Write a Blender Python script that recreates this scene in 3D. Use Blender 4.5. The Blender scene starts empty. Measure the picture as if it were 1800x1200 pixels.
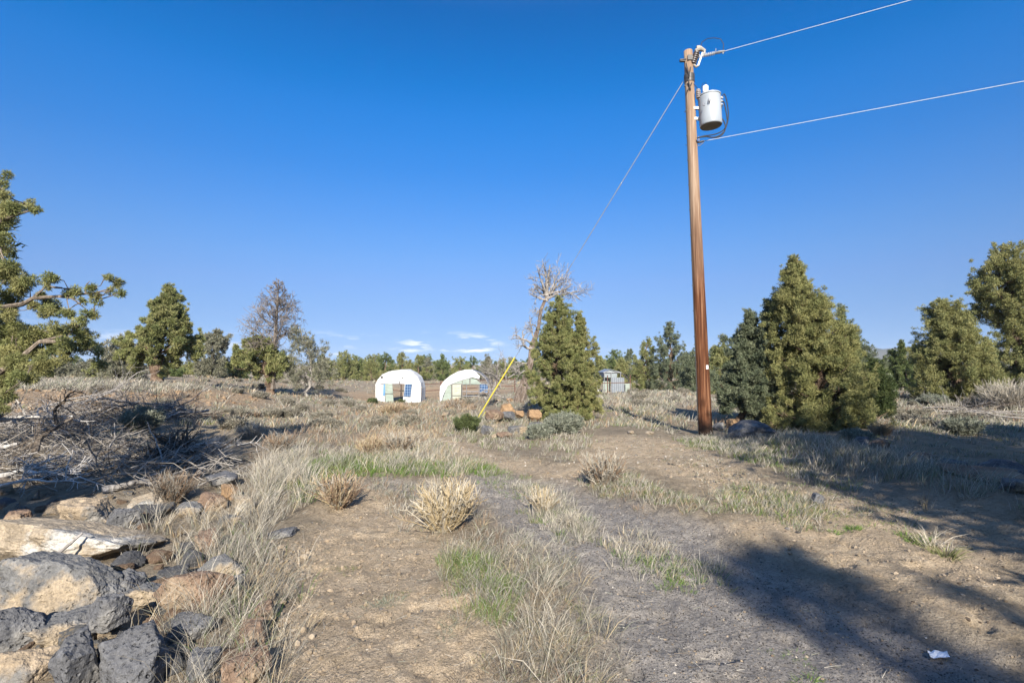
import bpy, bmesh, math, random
import numpy as np
from mathutils import Vector

# ------------------------------------------------------------------ camera, light, exposure
SC = bpy.context.scene
COL = SC.collection
EYE = 1.6
PITCH = math.radians(2.54)
FPX = 900.0                       # 18 mm lens on a 36 mm wide frame of 1800 px
cam_d = bpy.data.cameras.new("camera")
cam_d.lens = 18.0; cam_d.sensor_width = 36.0; cam_d.sensor_fit = 'HORIZONTAL'
cam_d.clip_start = 0.05; cam_d.clip_end = 30000
cam = bpy.data.objects.new("camera", cam_d); COL.objects.link(cam)
cam.location = (0, 0, EYE); cam.rotation_euler = (math.radians(90) + PITCH, 0, 0)
SC.camera = cam

SUN_EL = math.radians(30.0)
SUN_AZ = math.radians(4.0)        # sun stands behind the camera, this far towards its right
sun_dir = Vector((math.sin(SUN_AZ) * math.cos(SUN_EL), -math.cos(SUN_AZ) * math.cos(SUN_EL), math.sin(SUN_EL)))
sl = bpy.data.lights.new("sun", 'SUN'); sl.energy = 4.6; sl.angle = math.radians(0.53); sl.color = (1.0, 0.92, 0.80)
so = bpy.data.objects.new("sun", sl); COL.objects.link(so)
so.rotation_euler = (-sun_dir).to_track_quat('-Z', 'Y').to_euler(); so.location = (5, -20, 30)

world = bpy.data.worlds.new("World"); SC.world = world; world.use_nodes = True
def build_world():
    nt = world.node_tree; N = nt.nodes; Lk = nt.links; N.clear()
    out = N.new('ShaderNodeOutputWorld'); bg = N.new('ShaderNodeBackground'); sky = N.new('ShaderNodeTexSky')
    sky.sky_type = 'NISHITA'; sky.sun_disc = False; sky.sun_elevation = SUN_EL
    sky.sun_rotation = math.atan2(sun_dir.x, sun_dir.y)
    sky.altitude = 1000; sky.air_density = 1.0; sky.dust_density = 0.15; sky.ozone_density = 2.5
    tc = N.new('ShaderNodeTexCoord'); sep = N.new('ShaderNodeSeparateXYZ'); Lk.new(tc.outputs['Generated'], sep.inputs[0])
    # sky tint by height: clearer blue in view, unseen overhead brightened to lift shadows
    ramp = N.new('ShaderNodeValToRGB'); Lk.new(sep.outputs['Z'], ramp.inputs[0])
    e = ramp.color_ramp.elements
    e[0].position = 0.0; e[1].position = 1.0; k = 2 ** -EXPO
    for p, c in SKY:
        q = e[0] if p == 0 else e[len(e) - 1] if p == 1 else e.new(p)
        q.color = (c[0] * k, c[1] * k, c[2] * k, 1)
    mul = N.new('ShaderNodeMix'); mul.data_type = 'RGBA'; mul.blend_type = 'MULTIPLY'; mul.inputs[0].default_value = 1.0
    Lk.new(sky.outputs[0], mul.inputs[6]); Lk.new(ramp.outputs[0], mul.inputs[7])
    # small fair-weather clouds low in the sky ahead
    mp = N.new('ShaderNodeMapping'); mp.inputs['Scale'].default_value = (11, 11, 62); Lk.new(tc.outputs['Generated'], mp.inputs[0])
    nz = N.new('ShaderNodeTexNoise'); nz.inputs['Scale'].default_value = 1.0; nz.inputs['Detail'].default_value = 6; nz.inputs['Roughness'].default_value = .58
    mp.inputs['Location'].default_value = CLOUD_OFF
    Lk.new(mp.outputs[0], nz.inputs[0])
    band = N.new('ShaderNodeValToRGB'); Lk.new(sep.outputs['Z'], band.inputs[0])
    b = band.color_ramp.elements
    b[0].position = 0.0; b[0].color = (.6, .6, .6, 1); b[1].position = 0.066; b[1].color = (0, 0, 0, 1)
    q = b.new(0.02); q.color = (1, 1, 1, 1); q = b.new(0.042); q.color = (.95, .95, .95, 1)
    bx = N.new('ShaderNodeValToRGB'); mrx = N.new('ShaderNodeMapRange'); mrx.inputs[1].default_value = -.45; mrx.inputs[2].default_value = .15; Lk.new(sep.outputs['X'], mrx.inputs[0]); Lk.new(mrx.outputs[0], bx.inputs[0])
    b = bx.color_ramp.elements
    b[0].position = 0.0; b[0].color = (.35, .35, .35, 1); b[1].position = .75; b[1].color = (0, 0, 0, 1)
    for p, v in ((.38, .5), (.52, 1), (.64, 1)): q = b.new(p); q.color = (v, v, v, 1)
    m1 = N.new('ShaderNodeMath'); m1.operation = 'MULTIPLY'; Lk.new(band.outputs[0], m1.inputs[0]); Lk.new(bx.outputs[0], m1.inputs[1])
    thr = N.new('ShaderNodeMapRange'); thr.inputs[1].default_value = .545; thr.inputs[2].default_value = .66; Lk.new(nz.outputs[0], thr.inputs[0])
    m2 = N.new('ShaderNodeMath'); m2.operation = 'MULTIPLY'; Lk.new(thr.outputs[0], m2.inputs[0]); Lk.new(m1.outputs[0], m2.inputs[1])
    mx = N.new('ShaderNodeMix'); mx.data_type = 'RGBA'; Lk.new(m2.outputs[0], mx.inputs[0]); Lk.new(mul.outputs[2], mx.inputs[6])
    mx.inputs[7].default_value = (CLOUD_V, CLOUD_V * 1.0, CLOUD_V * 1.04, 1)
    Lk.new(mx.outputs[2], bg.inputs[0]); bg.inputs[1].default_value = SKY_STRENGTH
    Lk.new(bg.outputs[0], out.inputs[0])
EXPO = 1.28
SKY = [(0, (0.289, 0.502, 1.123)), (0.033, (0.329, 0.497, 0.962)), (0.061, (0.394, 0.539, 0.913)), (0.088, (0.451, 0.587, 0.914)), (0.115, (0.499, 0.646, 0.948)), (0.152, (0.562, 0.727, 1.039)), (0.194, (0.564, 0.826, 1.162)), (0.236, (0.516, 0.892, 1.292)), (0.276, (0.442, 0.929, 1.416)), (0.315, (0.356, 0.961, 1.523)), (0.353, (0.256, 0.973, 1.617)), (0.397, (0.178, 1.015, 1.734)), (0.44, (0.101, 1.04, 1.839)), (0.48, (0.017, 1.009, 1.833)), (0.517, (0.0, 0.966, 1.803)), (0.577, (0.0, 0.875, 1.688)), (0.70, (0.9, 1.3, 1.8)), (0.82, (3.2, 3.0, 3.0)), (1, (4.2, 3.9, 3.7))]  # top stops lie out of view, raised as added fill for the shadows
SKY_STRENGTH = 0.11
CLOUD_OFF = (0.0, 0.0, 0.0); CLOUD_V = 5.2
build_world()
SC.view_settings.view_transform = 'Standard'; SC.view_settings.look = 'None'
SC.view_settings.exposure = EXPO; SC.view_settings.gamma = 1.0; SC.view_settings.use_curve_mapping = False
SC.cycles.max_bounces = 6; SC.cycles.diffuse_bounces = 3; SC.cycles.transmission_bounces = 4
SC.cycles.transparent_max_bounces = 4; SC.cycles.caustics_reflective = False; SC.cycles.caustics_refractive = False

# ------------------------------------------------------------------ numeric helpers
RNG = np.random.default_rng(7)
_perm = np.random.default_rng(1234).random(4096)
def _h(i, j, k):
    return _perm[(i * 73856093 ^ j * 19349663 ^ k * 83492791) & 4095]
def vnoise(x, y, z=0.0):
    x = np.asarray(x, float); y = np.asarray(y, float); z = np.zeros_like(x) + z
    i = np.floor(x).astype(np.int64); j = np.floor(y).astype(np.int64); k = np.floor(z).astype(np.int64)
    fx, fy, fz = x - i, y - j, z - k
    fx = fx * fx * (3 - 2 * fx); fy = fy * fy * (3 - 2 * fy); fz = fz * fz * (3 - 2 * fz)
    def lz(a, b): return _h(i + a, j + b, k) * (1 - fz) + _h(i + a, j + b, k + 1) * fz
    a = lz(0, 0) * (1 - fx) + lz(1, 0) * fx
    b = lz(0, 1) * (1 - fx) + lz(1, 1) * fx
    return (a * (1 - fy) + b * fy) * 2 - 1
def sstep(a, b, x):
    t = np.clip((x - a) / (b - a), 0, 1); return t * t * (3 - 2 * t)
def unit(v):
    v = np.asarray(v, float); return v / (np.linalg.norm(v, axis=-1, keepdims=True) + 1e-12)

CP, SP = math.cos(PITCH), math.sin(PITCH)
def ray(px, py):
    a, b = (px - 900) / FPX, (600 - py) / FPX
    return np.array([a, CP - b * SP, SP + b * CP])
def P(px, py, Y):
    d = ray(px, py); t = Y / d[1]
    return np.array([d[0] * t, Y, EYE + d[2] * t])

# ------------------------------------------------------------------ terrain
_ctl = []
def _c(px, py, Y): p = P(px, py, Y); _ctl.append((p[0], p[1], p[2]))
for a in ((60, 682, 20), (200, 678, 21), (340, 680, 23), (150, 712, 17), (20, 715, 16), (300, 700, 20), (285, 673, 28), (420, 682, 29), (478, 692, 30), (430, 712, 21),
          (560, 694, 33), (620, 700, 35), (700, 709, 37), (790, 703, 36), (850, 700, 33), (640, 735, 19), (560, 760, 13.5), (300, 655, 55), (80, 664, 45),
          (620, 668, 75), (760, 668, 80), (900, 672, 60), (1090, 689, 41), (1000, 690, 40), (925, 704, 22), (1170, 690, 32), (1240, 765, 12), (1120, 715, 21),
          (1560, 690, 36), (1680, 700, 23), (1770, 692, 27), (1420, 742, 15), (1250, 705, 26), (1320, 725, 19), (1650, 760, 13), (1750, 720, 19)):
    _c(*a)
for x in (-12, -6, -3, 0, 3, 6, 12):
    for y in (-6, 0, 3, 6, 9): _ctl.append((x, y, 0.0))
for y in (12,):
    for x in (-10, -6, -3, 0, 2.5): _ctl.append((x, y, 0.0))
for x in (-1.5, 0, 1.5): _ctl.append((x, 15.5, -0.08))
for x in (-9, 9): _ctl.append((x, 12, 0.05))
for a in (-70, -40, -20, 0, 20, 40, 70):
    for d, z in ((140, -1.6), (400, -1.8), (1500, -1.8), (6000, -1.8)):
        _ctl.append((d * math.tan(math.radians(a)), d, z))
for x in (-3000, -300, -40, 40, 300, 3000): _ctl.append((x, -5, 0)); _ctl.append((x, 5, 0.1))
_ctl = np.array(_ctl)
def _uv(x, y):
    yy = np.maximum(y, -6) + 10
    return np.stack([np.arcsinh(x / yy * 1.6) * 1.6, np.log(yy) * 1.3], -1)
_cuv = _uv(_ctl[:, 0], _ctl[:, 1])
def _k(a, b):
    r2 = ((a[:, None, :] - b[None, :, :]) ** 2).sum(-1)
    return np.sqrt(r2 + 0.004)
_w = np.linalg.solve(_k(_cuv, _cuv) + np.eye(len(_cuv)) * 0.01, _ctl[:, 2])

def poly_sd(poly, x, y):
    """signed distance to a polygon in plan, positive inside"""
    p = np.asarray(poly, float); q = np.roll(p, -1, 0)
    best = np.full(x.shape, 1e18); ins = np.zeros(x.shape, bool)
    for (ax, ay), (bx, by) in zip(p, q):
        ex, ey = bx - ax, by - ay
        t = np.clip(((x - ax) * ex + (y - ay) * ey) / (ex * ex + ey * ey + 1e-12), 0, 1)
        best = np.minimum(best, (x - ax - t * ex) ** 2 + (y - ay - t * ey) ** 2)
        c = ((ay > y) != (by > y)) & (x < (bx - ax) * (y - ay) / (by - ay + 1e-15) + ax)
        ins ^= c
    d = np.sqrt(best); return np.where(ins, d, -d)

def base_z(x, y):
    x = np.atleast_1d(np.asarray(x, float)); y = np.atleast_1d(np.asarray(y, float))
    out = np.empty(x.shape)
    for s in range(0, x.size, 40000):
        out.flat[s:s + 40000] = _k(_uv(x.flat[s:s + 40000], y.flat[s:s + 40000]), _cuv) @ _w
    return out
def relief(x, y):
    d = np.hypot(x, y)
    f = sstep(500, 60, d); nr = sstep(13, 6, d)
    return ((.014 * sstep(.1, .5, vnoise(x * 12, y * 12, 33.7)) - .026 * sstep(.3, .62, vnoise(x * 6, y * 6, 21.7))) * nr + vnoise(x * .33, y * .33, 3.3) * 0.10 * sstep(3, 14, d) * f + vnoise(x * 1.1, y * 1.1, 9.1) * 0.035 + vnoise(x * 2.9, y * 2.9, 1.7) * 0.016
            + (vnoise(x * 8, y * 8, 5.7) * 0.007 + vnoise(x * 19, y * 19, 2.7) * 0.004) * sstep(25, 8, d))
def gz(x, y):
    x = np.atleast_1d(np.asarray(x, float)); y = np.atleast_1d(np.asarray(y, float))
    return base_z(x, y) + relief(x, y) + track_z(x, y)
def track_z(x, y): return 0.0
def G(px, py, dmax=120):
    """the ground point seen at a pixel"""
    d = ray(px, py); ts = np.geomspace(1.5, dmax, 900)
    x, y, z = d[0] * ts, d[1] * ts, EYE + d[2] * ts
    h = base_z(x, y)
    k = np.argmax(z < h)
    if not (z < h).any(): k = len(ts) - 1
    return np.array([x[k], y[k], gz(x[k], y[k])[0]])
def W(pts):  return [tuple(G(*p)[:2]) for p in pts]

# ------------------------------------------------------------------ mesh builder
class MB:
    def __init__(s): s.v = []; s.c = []; s.f = {}; s.n = 0
    def add(s, v, faces, col=(1, 1, 1)):
        v = np.asarray(v, float).reshape(-1, 3); faces = np.asarray(faces, np.int64)
        s.v.append(v); c = np.empty((len(v), 3)); c[:] = col; s.c.append(c)
        if faces.size: s.f.setdefault(faces.shape[1], []).append(faces + s.n)
        s.n += len(v)
    def box(s, c, half, col=(1, 1, 1), axes=None):
        c = np.asarray(c, float); ax = np.eye(3) if axes is None else np.asarray(axes, float)
        v = [c + ax[0] * half[0] * i + ax[1] * half[1] * j + ax[2] * half[2] * k for i in (-1, 1) for j in (-1, 1) for k in (-1, 1)]
        s.add(v, [(0, 1, 3, 2), (4, 6, 7, 5), (0, 4, 5, 1), (2, 3, 7, 6), (0, 2, 6, 4), (1, 5, 7, 3)], col)
    def tube(s, pts, rad, sides=6, col=(1, 1, 1), cap=True, rough=0.0, rng=None):
        p = np.asarray(pts, float); n = len(p); r = np.zeros(n) + rad
        t = unit(np.gradient(p, axis=0)) if n > 2 else np.repeat(unit(p[-1:] - p[:1]), n, 0)
        ref = np.array([0, 0, 1.0]) if abs(t[0][2]) < .9 else np.array([1.0, 0, 0])
        u = unit(np.cross(t, ref)); w = np.cross(t, u)
        a = np.linspace(0, 2 * math.pi, sides, endpoint=False)
        rr = r[:, None] * np.ones(sides)[None]
        if rough: rr = rr * (1 + rough * (rng.random((n, sides)) * 2 - 1))
        ring = p[:, None] + rr[..., None] * (np.cos(a)[None, :, None] * u[:, None] + np.sin(a)[None, :, None] * w[:, None])
        i = np.arange(n - 1)[:, None] * sides; j = np.arange(sides)[None]; jn = (j + 1) % sides
        f = np.stack([i + j, i + jn, i + sides + jn, i + sides + j], -1).reshape(-1, 4)
        s.add(ring.reshape(-1, 3), f, col)
        if cap:
            b = s.n - n * sides
            for k, rev in ((0, True), (n - 1, False)):
                idx = [b + k * sides + q for q in range(sides)]
                s.f.setdefault(sides, []).append(np.array([idx[::-1] if rev else idx]))
    def lathe(s, c, axis, prof, sides=20, col=(1, 1, 1)):
        c = np.asarray(c, float); ax = unit(axis)
        pts = [c + ax * h for h, r in prof]
        s.tube(pts, [max(r, 1e-4) for h, r in prof], sides, col)
    def build(s, name, mat, parent=None, loc=None, smooth=False):
        me = bpy.data.meshes.new(name); V = np.concatenate(s.v); C = np.concatenate(s.c)
        if loc is not None: V = V - np.asarray(loc, float)
        loops = []; starts = []; tot = 0; npoly = 0
        for k, L in s.f.items():
            A = np.concatenate(L); loops.append(A.ravel()); starts.append(tot + np.arange(len(A)) * k); tot += A.size; npoly += len(A)
        loops = np.concatenate(loops).astype(np.int32); starts = np.concatenate(starts).astype(np.int32)
        me.vertices.add(len(V)); me.vertices.foreach_set('co', V.astype(np.float32).ravel())
        me.loops.add(len(loops)); me.loops.foreach_set('vertex_index', loops)
        me.polygons.add(npoly); me.polygons.foreach_set('loop_start', starts)
        me.update(calc_edges=True)
        at = me.color_attributes.new('col', 'FLOAT_COLOR', 'POINT')
        at.data.foreach_set('color', np.concatenate([C, np.ones((len(C), 1))], 1).astype(np.float32).ravel())
        me.polygons.foreach_set('use_smooth', np.full(npoly, smooth))
        me.materials.append(mat)
        o = bpy.data.objects.new(name, me); COL.objects.link(o)
        if loc is not None: o.location = loc
        if parent is not None: o.parent = parent
        return o

def tag(o, label=None, cat=None, group=None, kind=None):
    if label: o['label'] = label
    if cat: o['category'] = cat
    if group: o['group'] = group
    if kind: o['kind'] = kind
    return o
def empty(name, loc, label, cat, group=None):
    o = bpy.data.objects.new(name, None); COL.objects.link(o); o.location = loc; o.empty_display_size = .2
    return tag(o, label, cat, group)
def copy_tree(o, parent=None):
    c = o.copy(); COL.objects.link(c)
    if parent is not None: c.parent = parent
    for ch in list(o.children): copy_tree(ch, c)
    return c

# ------------------------------------------------------------------ materials
def mat(name, rough=.9, spec=.2):
    m = bpy.data.materials.new(name); m.use_nodes = True; nt = m.node_tree
    b = nt.nodes['Principled BSDF']; b.inputs['Roughness'].default_value = rough; b.inputs['Specular IOR Level'].default_value = spec
    return m, nt, b
def node(nt, t, **kw):
    n = nt.nodes.new(t)
    for k, v in kw.items():
        if k.startswith('_'): setattr(n, k[1:], v)
        else: n.inputs[k].default_value = v
    return n
def noise(nt, scale, detail=4, rough=.55, coord='Object', vec_scale=None):
    tc = node(nt, 'ShaderNodeTexCoord'); n = node(nt, 'ShaderNodeTexNoise', Scale=scale, Detail=detail, Roughness=rough)
    src = tc.outputs[coord]
    if vec_scale:
        mp = node(nt, 'ShaderNodeMapping'); mp.inputs['Scale'].default_value = vec_scale; nt.links.new(src, mp.inputs[0]); src = mp.outputs[0]
    nt.links.new(src, n.inputs['Vector']); return n
def ramp(nt, src, stops):
    r = node(nt, 'ShaderNodeValToRGB'); e = r.color_ramp.elements
    e[0].position, e[0].color = stops[0][0], (*stops[0][1], 1); e[1].position, e[1].color = stops[-1][0], (*stops[-1][1], 1)
    for p, c in stops[1:-1]:
        q = e.new(p); q.color = (*c, 1)
    nt.links.new(src, r.inputs[0]); return r
def mix(nt, fac, a, b, mode='MIX'):
    m = node(nt, 'ShaderNodeMix', _data_type='RGBA', _blend_type=mode)
    for s, v in ((0, fac), (6, a), (7, b)):
        if hasattr(v, 'is_output'): nt.links.new(v, m.inputs[s])
        else: m.inputs[s].default_value = v if s == 0 else (*v, 1)
    return m.outputs[2]
def bump(nt, bsdf, srcs):
    prev = None
    for h, st, dist in srcs:
        b = node(nt, 'ShaderNodeBump', Strength=st, Distance=dist); nt.links.new(h, b.inputs['Height'])
        if prev is not None: nt.links.new(prev, b.inputs['Normal'])
        prev = b.outputs[0]
    nt.links.new(prev, bsdf.inputs['Normal'])

def m_veg(name='foliage', trans=.35):
    m, nt, b = mat(name, .75, .15)
    at = node(nt, 'ShaderNodeVertexColor', _layer_name='col')
    nt.links.new(at.outputs[0], b.inputs['Base Color'])
    tr = node(nt, 'ShaderNodeBsdfTranslucent'); nt.links.new(at.outputs[0], tr.inputs[0])
    ms = node(nt, 'ShaderNodeMixShader', Fac=trans); nt.links.new(b.outputs[0], ms.inputs[1]); nt.links.new(tr.outputs[0], ms.inputs[2])
    nt.links.new(ms.outputs[0], nt.nodes['Material Output'].inputs[0]); return m
M_LEAF = m_veg('juniper_foliage', .25); M_GRASS = m_veg('grass_blades', .3)
def m_wood(name, stops, sc=(9, 9, 1.6), bs=.6):
    m, nt, b = mat(name, .9, .1)
    n = noise(nt, 3.0, 6, .6, 'Object', sc); n2 = noise(nt, 1.3, 3)
    c = ramp(nt, n.outputs[0], stops); c2 = ramp(nt, n2.outputs[0], [(.3, (.75, .75, .75)), (.7, (1.15, 1.12, 1.1))])
    nt.links.new(mix(nt, 1.0, c.outputs[0], c2.outputs[0], 'MULTIPLY'), b.inputs['Base Color'])
    bump(nt, b, [(n.outputs[0], bs, .03)]); return m
M_BARK = m_wood('juniper_bark', [(.3, (.045, .034, .026)), (.5, (.13, .092, .066)), (.7, (.23, .175, .13))])
M_DEAD = m_wood('dead_wood', [(.3, (.11, .102, .094)), (.5, (.245, .23, .212)), (.72, (.41, .39, .365))])
M_TWIG = m_wood('grey_brown_twigs', [(.3, (.075, .064, .055)), (.5, (.17, .148, .128)), (.72, (.28, .25, .22))])
M_BLEACH = m_wood('bleached_wood', [(.3, (.26, .25, .235)), (.5, (.44, .425, .40)), (.72, (.58, .565, .54))])
M_DARKDEAD = m_wood('dark_dead_wood', [(.3, (.045, .038, .03)), (.5, (.12, .10, .08)), (.72, (.22, .19, .16))])
def m_plain(name, col, rough=.6, spec=.3, metal=0.0, var=.12, scale=6):
    m, nt, b = mat(name, rough, spec); b.inputs['Metallic'].default_value = metal
    n = noise(nt, scale, 5); c = np.array(col)
    r = ramp(nt, n.outputs[0], [(.3, tuple(c * (1 - var))), (.7, tuple(np.minimum(c * (1 + var), .95)))])
    nt.links.new(r.outputs[0], b.inputs['Base Color']); return m

# ------------------------------------------------------------------ ground: plan shapes of the track and the bare patches
SAND_RUT = W([(505, 1230), (860, 1230), (870, 1150), (800, 1010), (760, 930), (690, 890), (655, 865), (600, 862), (570, 890), (535, 960), (500, 1030), (480, 1100)])
GRAVEL = W([(1060, 1230), (1800, 1230), (1800, 1150), (1640, 1100), (1500, 1040), (1380, 985), (1240, 925), (1120, 890), (1010, 850), (900, 838), (850, 830), (790, 845), (690, 850), (760, 880), (850, 885), (910, 930), (960, 970), (1010, 1040)])
DIRT_FAR = W([(1010, 850), (930, 838), (850, 815), (770, 785), (730, 765), (800, 768), (900, 800), (1000, 815), (1020, 790), (1050, 768), (1180, 775), (1260, 805), (1340, 850), (1250, 860), (1120, 820), (1080, 815), (1040, 850)])
BANK = W([(1240, 925), (1380, 975), (1640, 1090), (1800, 1150), (1800, 960), (1660, 905), (1500, 860), (1400, 870), (1440, 920), (1330, 915)])
BERM = W([(0, 690), (200, 690), (400, 690), (480, 700), (430, 715), (300, 720), (120, 735), (0, 735)])
HILL = W([(560, 688), (760, 676), (900, 676), (900, 690), (760, 700), (640, 706), (570, 700)])
def soft(poly, x, y, f0, f1, amp=1.0):
    d = np.hypot(x, y); f = f0 + f1 * d
    n = (vnoise(x / 0.9, y / 0.9, 7.7) * .7 + vnoise(x / .28, y / .28, 4.1) * .5) * f * amp
    return sstep(-f, f, poly_sd(poly, x, y) + n)
def track_z(x, y):
    x = np.atleast_1d(x); y = np.atleast_1d(y); z = np.zeros(x.shape)
    near = (np.hypot(x, y) < 40) & (y > 1)
    if near.any():
        a, b = x[near], y[near]
        z[near] = -0.05 * soft(SAND_RUT, a, b, .15, .0, .3) - 0.05 * soft(GRAVEL, a, b, .2, 0, .3) - .03 * soft(DIRT_FAR, a, b, .3, 0, .3) \
            + .22 * sstep(4.2, 5.2, a) * sstep(6.6, 5.2, a) * sstep(2, 5, b) * sstep(12, 9, b)
    return z

def build_ground():
    r = [0.25]
    while r[-1] < 2450:
        d = r[-1]; r.append(d * (1.009 if 2.2 < d < 9 else 1.016 if 1.5 < d < 45 else 1.05))
    r = np.array(r)
    th = np.concatenate([np.linspace(-50, 50, 560), np.linspace(50, 310, 70)[1:-1]])
    th = np.radians(th); nr, nt_ = len(r), len(th)
    X = (r[:, None] * np.sin(th)[None]).ravel(); Y = (r[:, None] * np.cos(th)[None]).ravel()
    Z = gz(X, Y)
    gr = soft(GRAVEL, X, Y, .12, .03); sd = np.maximum(soft(SAND_RUT, X, Y, .08, .03), np.maximum(soft(DIRT_FAR, X, Y, .1, .03), soft(BANK, X, Y, .1, .03)))
    bm = np.maximum(soft(BERM, X, Y, .2, .04), soft(HILL, X, Y, .3, .04))
    C = np.stack([gr, sd, bm], -1)
    b = MB()
    i = np.arange(nr - 1)[:, None] * nt_; j = np.arange(nt_)[None]; jn = (j + 1) % nt_
    f = np.stack([i + j, i + nt_ + j, i + nt_ + jn, i + jn], -1).reshape(-1, 4)
    b.add(np.stack([X, Y, Z], -1), f); b.c = [C]
    b.f.setdefault(nt_, []).append(np.arange(nt_)[None])
    m, nt, bs = mat('dry_earth', 1.0, .05); Lk = nt.links
    vc = node(nt, 'ShaderNodeVertexColor', _layer_name='col'); sep = node(nt, 'ShaderNodeSeparateColor'); Lk.new(vc.outputs[0], sep.inputs[0])
    n1 = noise(nt, .55, 5); n2 = noise(nt, 5, 6, .65); n3 = noise(nt, 38, 5, .7); n4 = noise(nt, 150, 3, .7)
    litter = ramp(nt, n2.outputs[0], [(.3, (.24, .20, .145)), (.5, (.32, .27, .20)), (.7, (.38, .325, .245))]).outputs[0]
    sand = ramp(nt, n2.outputs[0], [(.3, (.41, .33, .23)), (.5, (.50, .405, .29)), (.7, (.555, .465, .345))]).outputs[0]
    grav = ramp(nt, n2.outputs[0], [(.3, (.28, .262, .24)), (.5, (.365, .342, .315)), (.68, (.445, .41, .36))]).outputs[0]
    berm = ramp(nt, n2.outputs[0], [(.3, (.29, .215, .14)), (.5, (.38, .285, .19)), (.7, (.43, .34, .235))]).outputs[0]
    c = mix(nt, sep.outputs[1], litter, sand); c = mix(nt, sep.outputs[0], c, grav); c = mix(nt, sep.outputs[2], c, berm)
    big = ramp(nt, n1.outputs[0], [(.3, (.84, .84, .86)), (.7, (1.12, 1.10, 1.06))]).outputs[0]
    c = mix(nt, 1.0, c, big, 'MULTIPLY')
    tc = node(nt, 'ShaderNodeTexCoord')
    # grit: many small stones of different greys
    vo = node(nt, 'ShaderNodeTexVoronoi', Scale=70.0, Randomness=1.0); Lk.new(tc.outputs['Object'], vo.inputs['Vector'])
    sz = node(nt, 'ShaderNodeMapRange'); sz.inputs[1].default_value = .42; sz.inputs[2].default_value = .30; Lk.new(vo.outputs['Distance'], sz.inputs[0])
    sepv = node(nt, 'ShaderNodeSeparateColor'); Lk.new(vo.outputs['Color'], sepv.inputs[0])
    pick = node(nt, 'ShaderNodeMapRange'); pick.inputs[1].default_value = .62; pick.inputs[2].default_value = .68; Lk.new(sepv.outputs[0], pick.inputs[0])
    amt = node(nt, 'ShaderNodeMath', _operation='MULTIPLY_ADD'); Lk.new(sep.outputs[0], amt.inputs[0]); amt.inputs[1].default_value = .75; amt.inputs[2].default_value = .25
    f1 = node(nt, 'ShaderNodeMath', _operation='MULTIPLY'); Lk.new(sz.outputs[0], f1.inputs[0]); Lk.new(pick.outputs[0], f1.inputs[1])
    f2 = node(nt, 'ShaderNodeMath', _operation='MULTIPLY'); Lk.new(f1.outputs[0], f2.inputs[0]); Lk.new(amt.outputs[0], f2.inputs[1])
    stone = ramp(nt, sepv.outputs[1], [(.0, (.05, .047, .045)), (.55, (.13, .12, .11)), (.85, (.28, .25, .21)), (1, (.5, .47, .42))]).outputs[0]
    c = mix(nt, f2.outputs[0], c, stone)
    fine = ramp(nt, n3.outputs[0], [(.3, (.72, .72, .72)), (.72, (1.22, 1.2, 1.18))]).outputs[0]
    c = mix(nt, 1.0, c, fine, 'MULTIPLY'); Lk.new(c, bs.inputs['Base Color'])
    bump(nt, bs, [(n2.outputs[0], .9, .16), (n3.outputs[0], 1.0, .06), (n4.outputs[0], .6, .006), (f2.outputs[0], 1.0, .016)])
    o = b.build('ground', m, smooth=True); tag(o, 'sandy brown earth with two worn wheel ruts through dry grass', kind='structure'); return o
build_ground()

# ------------------------------------------------------------------ distant ridge
def build_ridge():
    b = MB(); n = 160; u = np.linspace(0, 1, n)
    x = 1010 + u * 900; y = 1720 - u * 420
    h = 56 * sstep(0, .13, u) * (1 - .25 * u) + vnoise(u * 14, u * 0, 2.2) * 2.5 + vnoise(u * 50, u * 0, 8.2) * .7 + 1
    rows = []
    for k, (dy, s) in enumerate(((-300, -.08), (-200, .30), (-100, .68), (0, 1.0), (140, .9), (350, -.1))):
        rows.append(np.stack([x, y + dy + vnoise(u * 20, u * 0 + k, 4.4) * 25, h * s * (1 + .12 * vnoise(u * 25, u * 0 + k * 3, 1.1)) - 3], -1))
    V = np.concatenate(rows); i = np.arange(5)[:, None] * n; j = np.arange(n - 1)[None]
    b.add(V, np.stack([i + j, i + j + 1, i + n + j + 1, i + n + j], -1).reshape(-1, 4))
    m, nt, bs = mat('ridge_scrub', 1, 0)
    nz = noise(nt, .012, 6); Lk = nt.links
    Lk.new(ramp(nt, nz.outputs[0], [(.3, (.05, .06, .045)), (.6, (.12, .115, .09)), (.75, (.17, .15, .11))]).outputs[0], bs.inputs[0])
    o = b.build('hills', m, smooth=True); tag(o, 'long low blue ridge on the horizon', kind='structure')
build_ridge()

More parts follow.
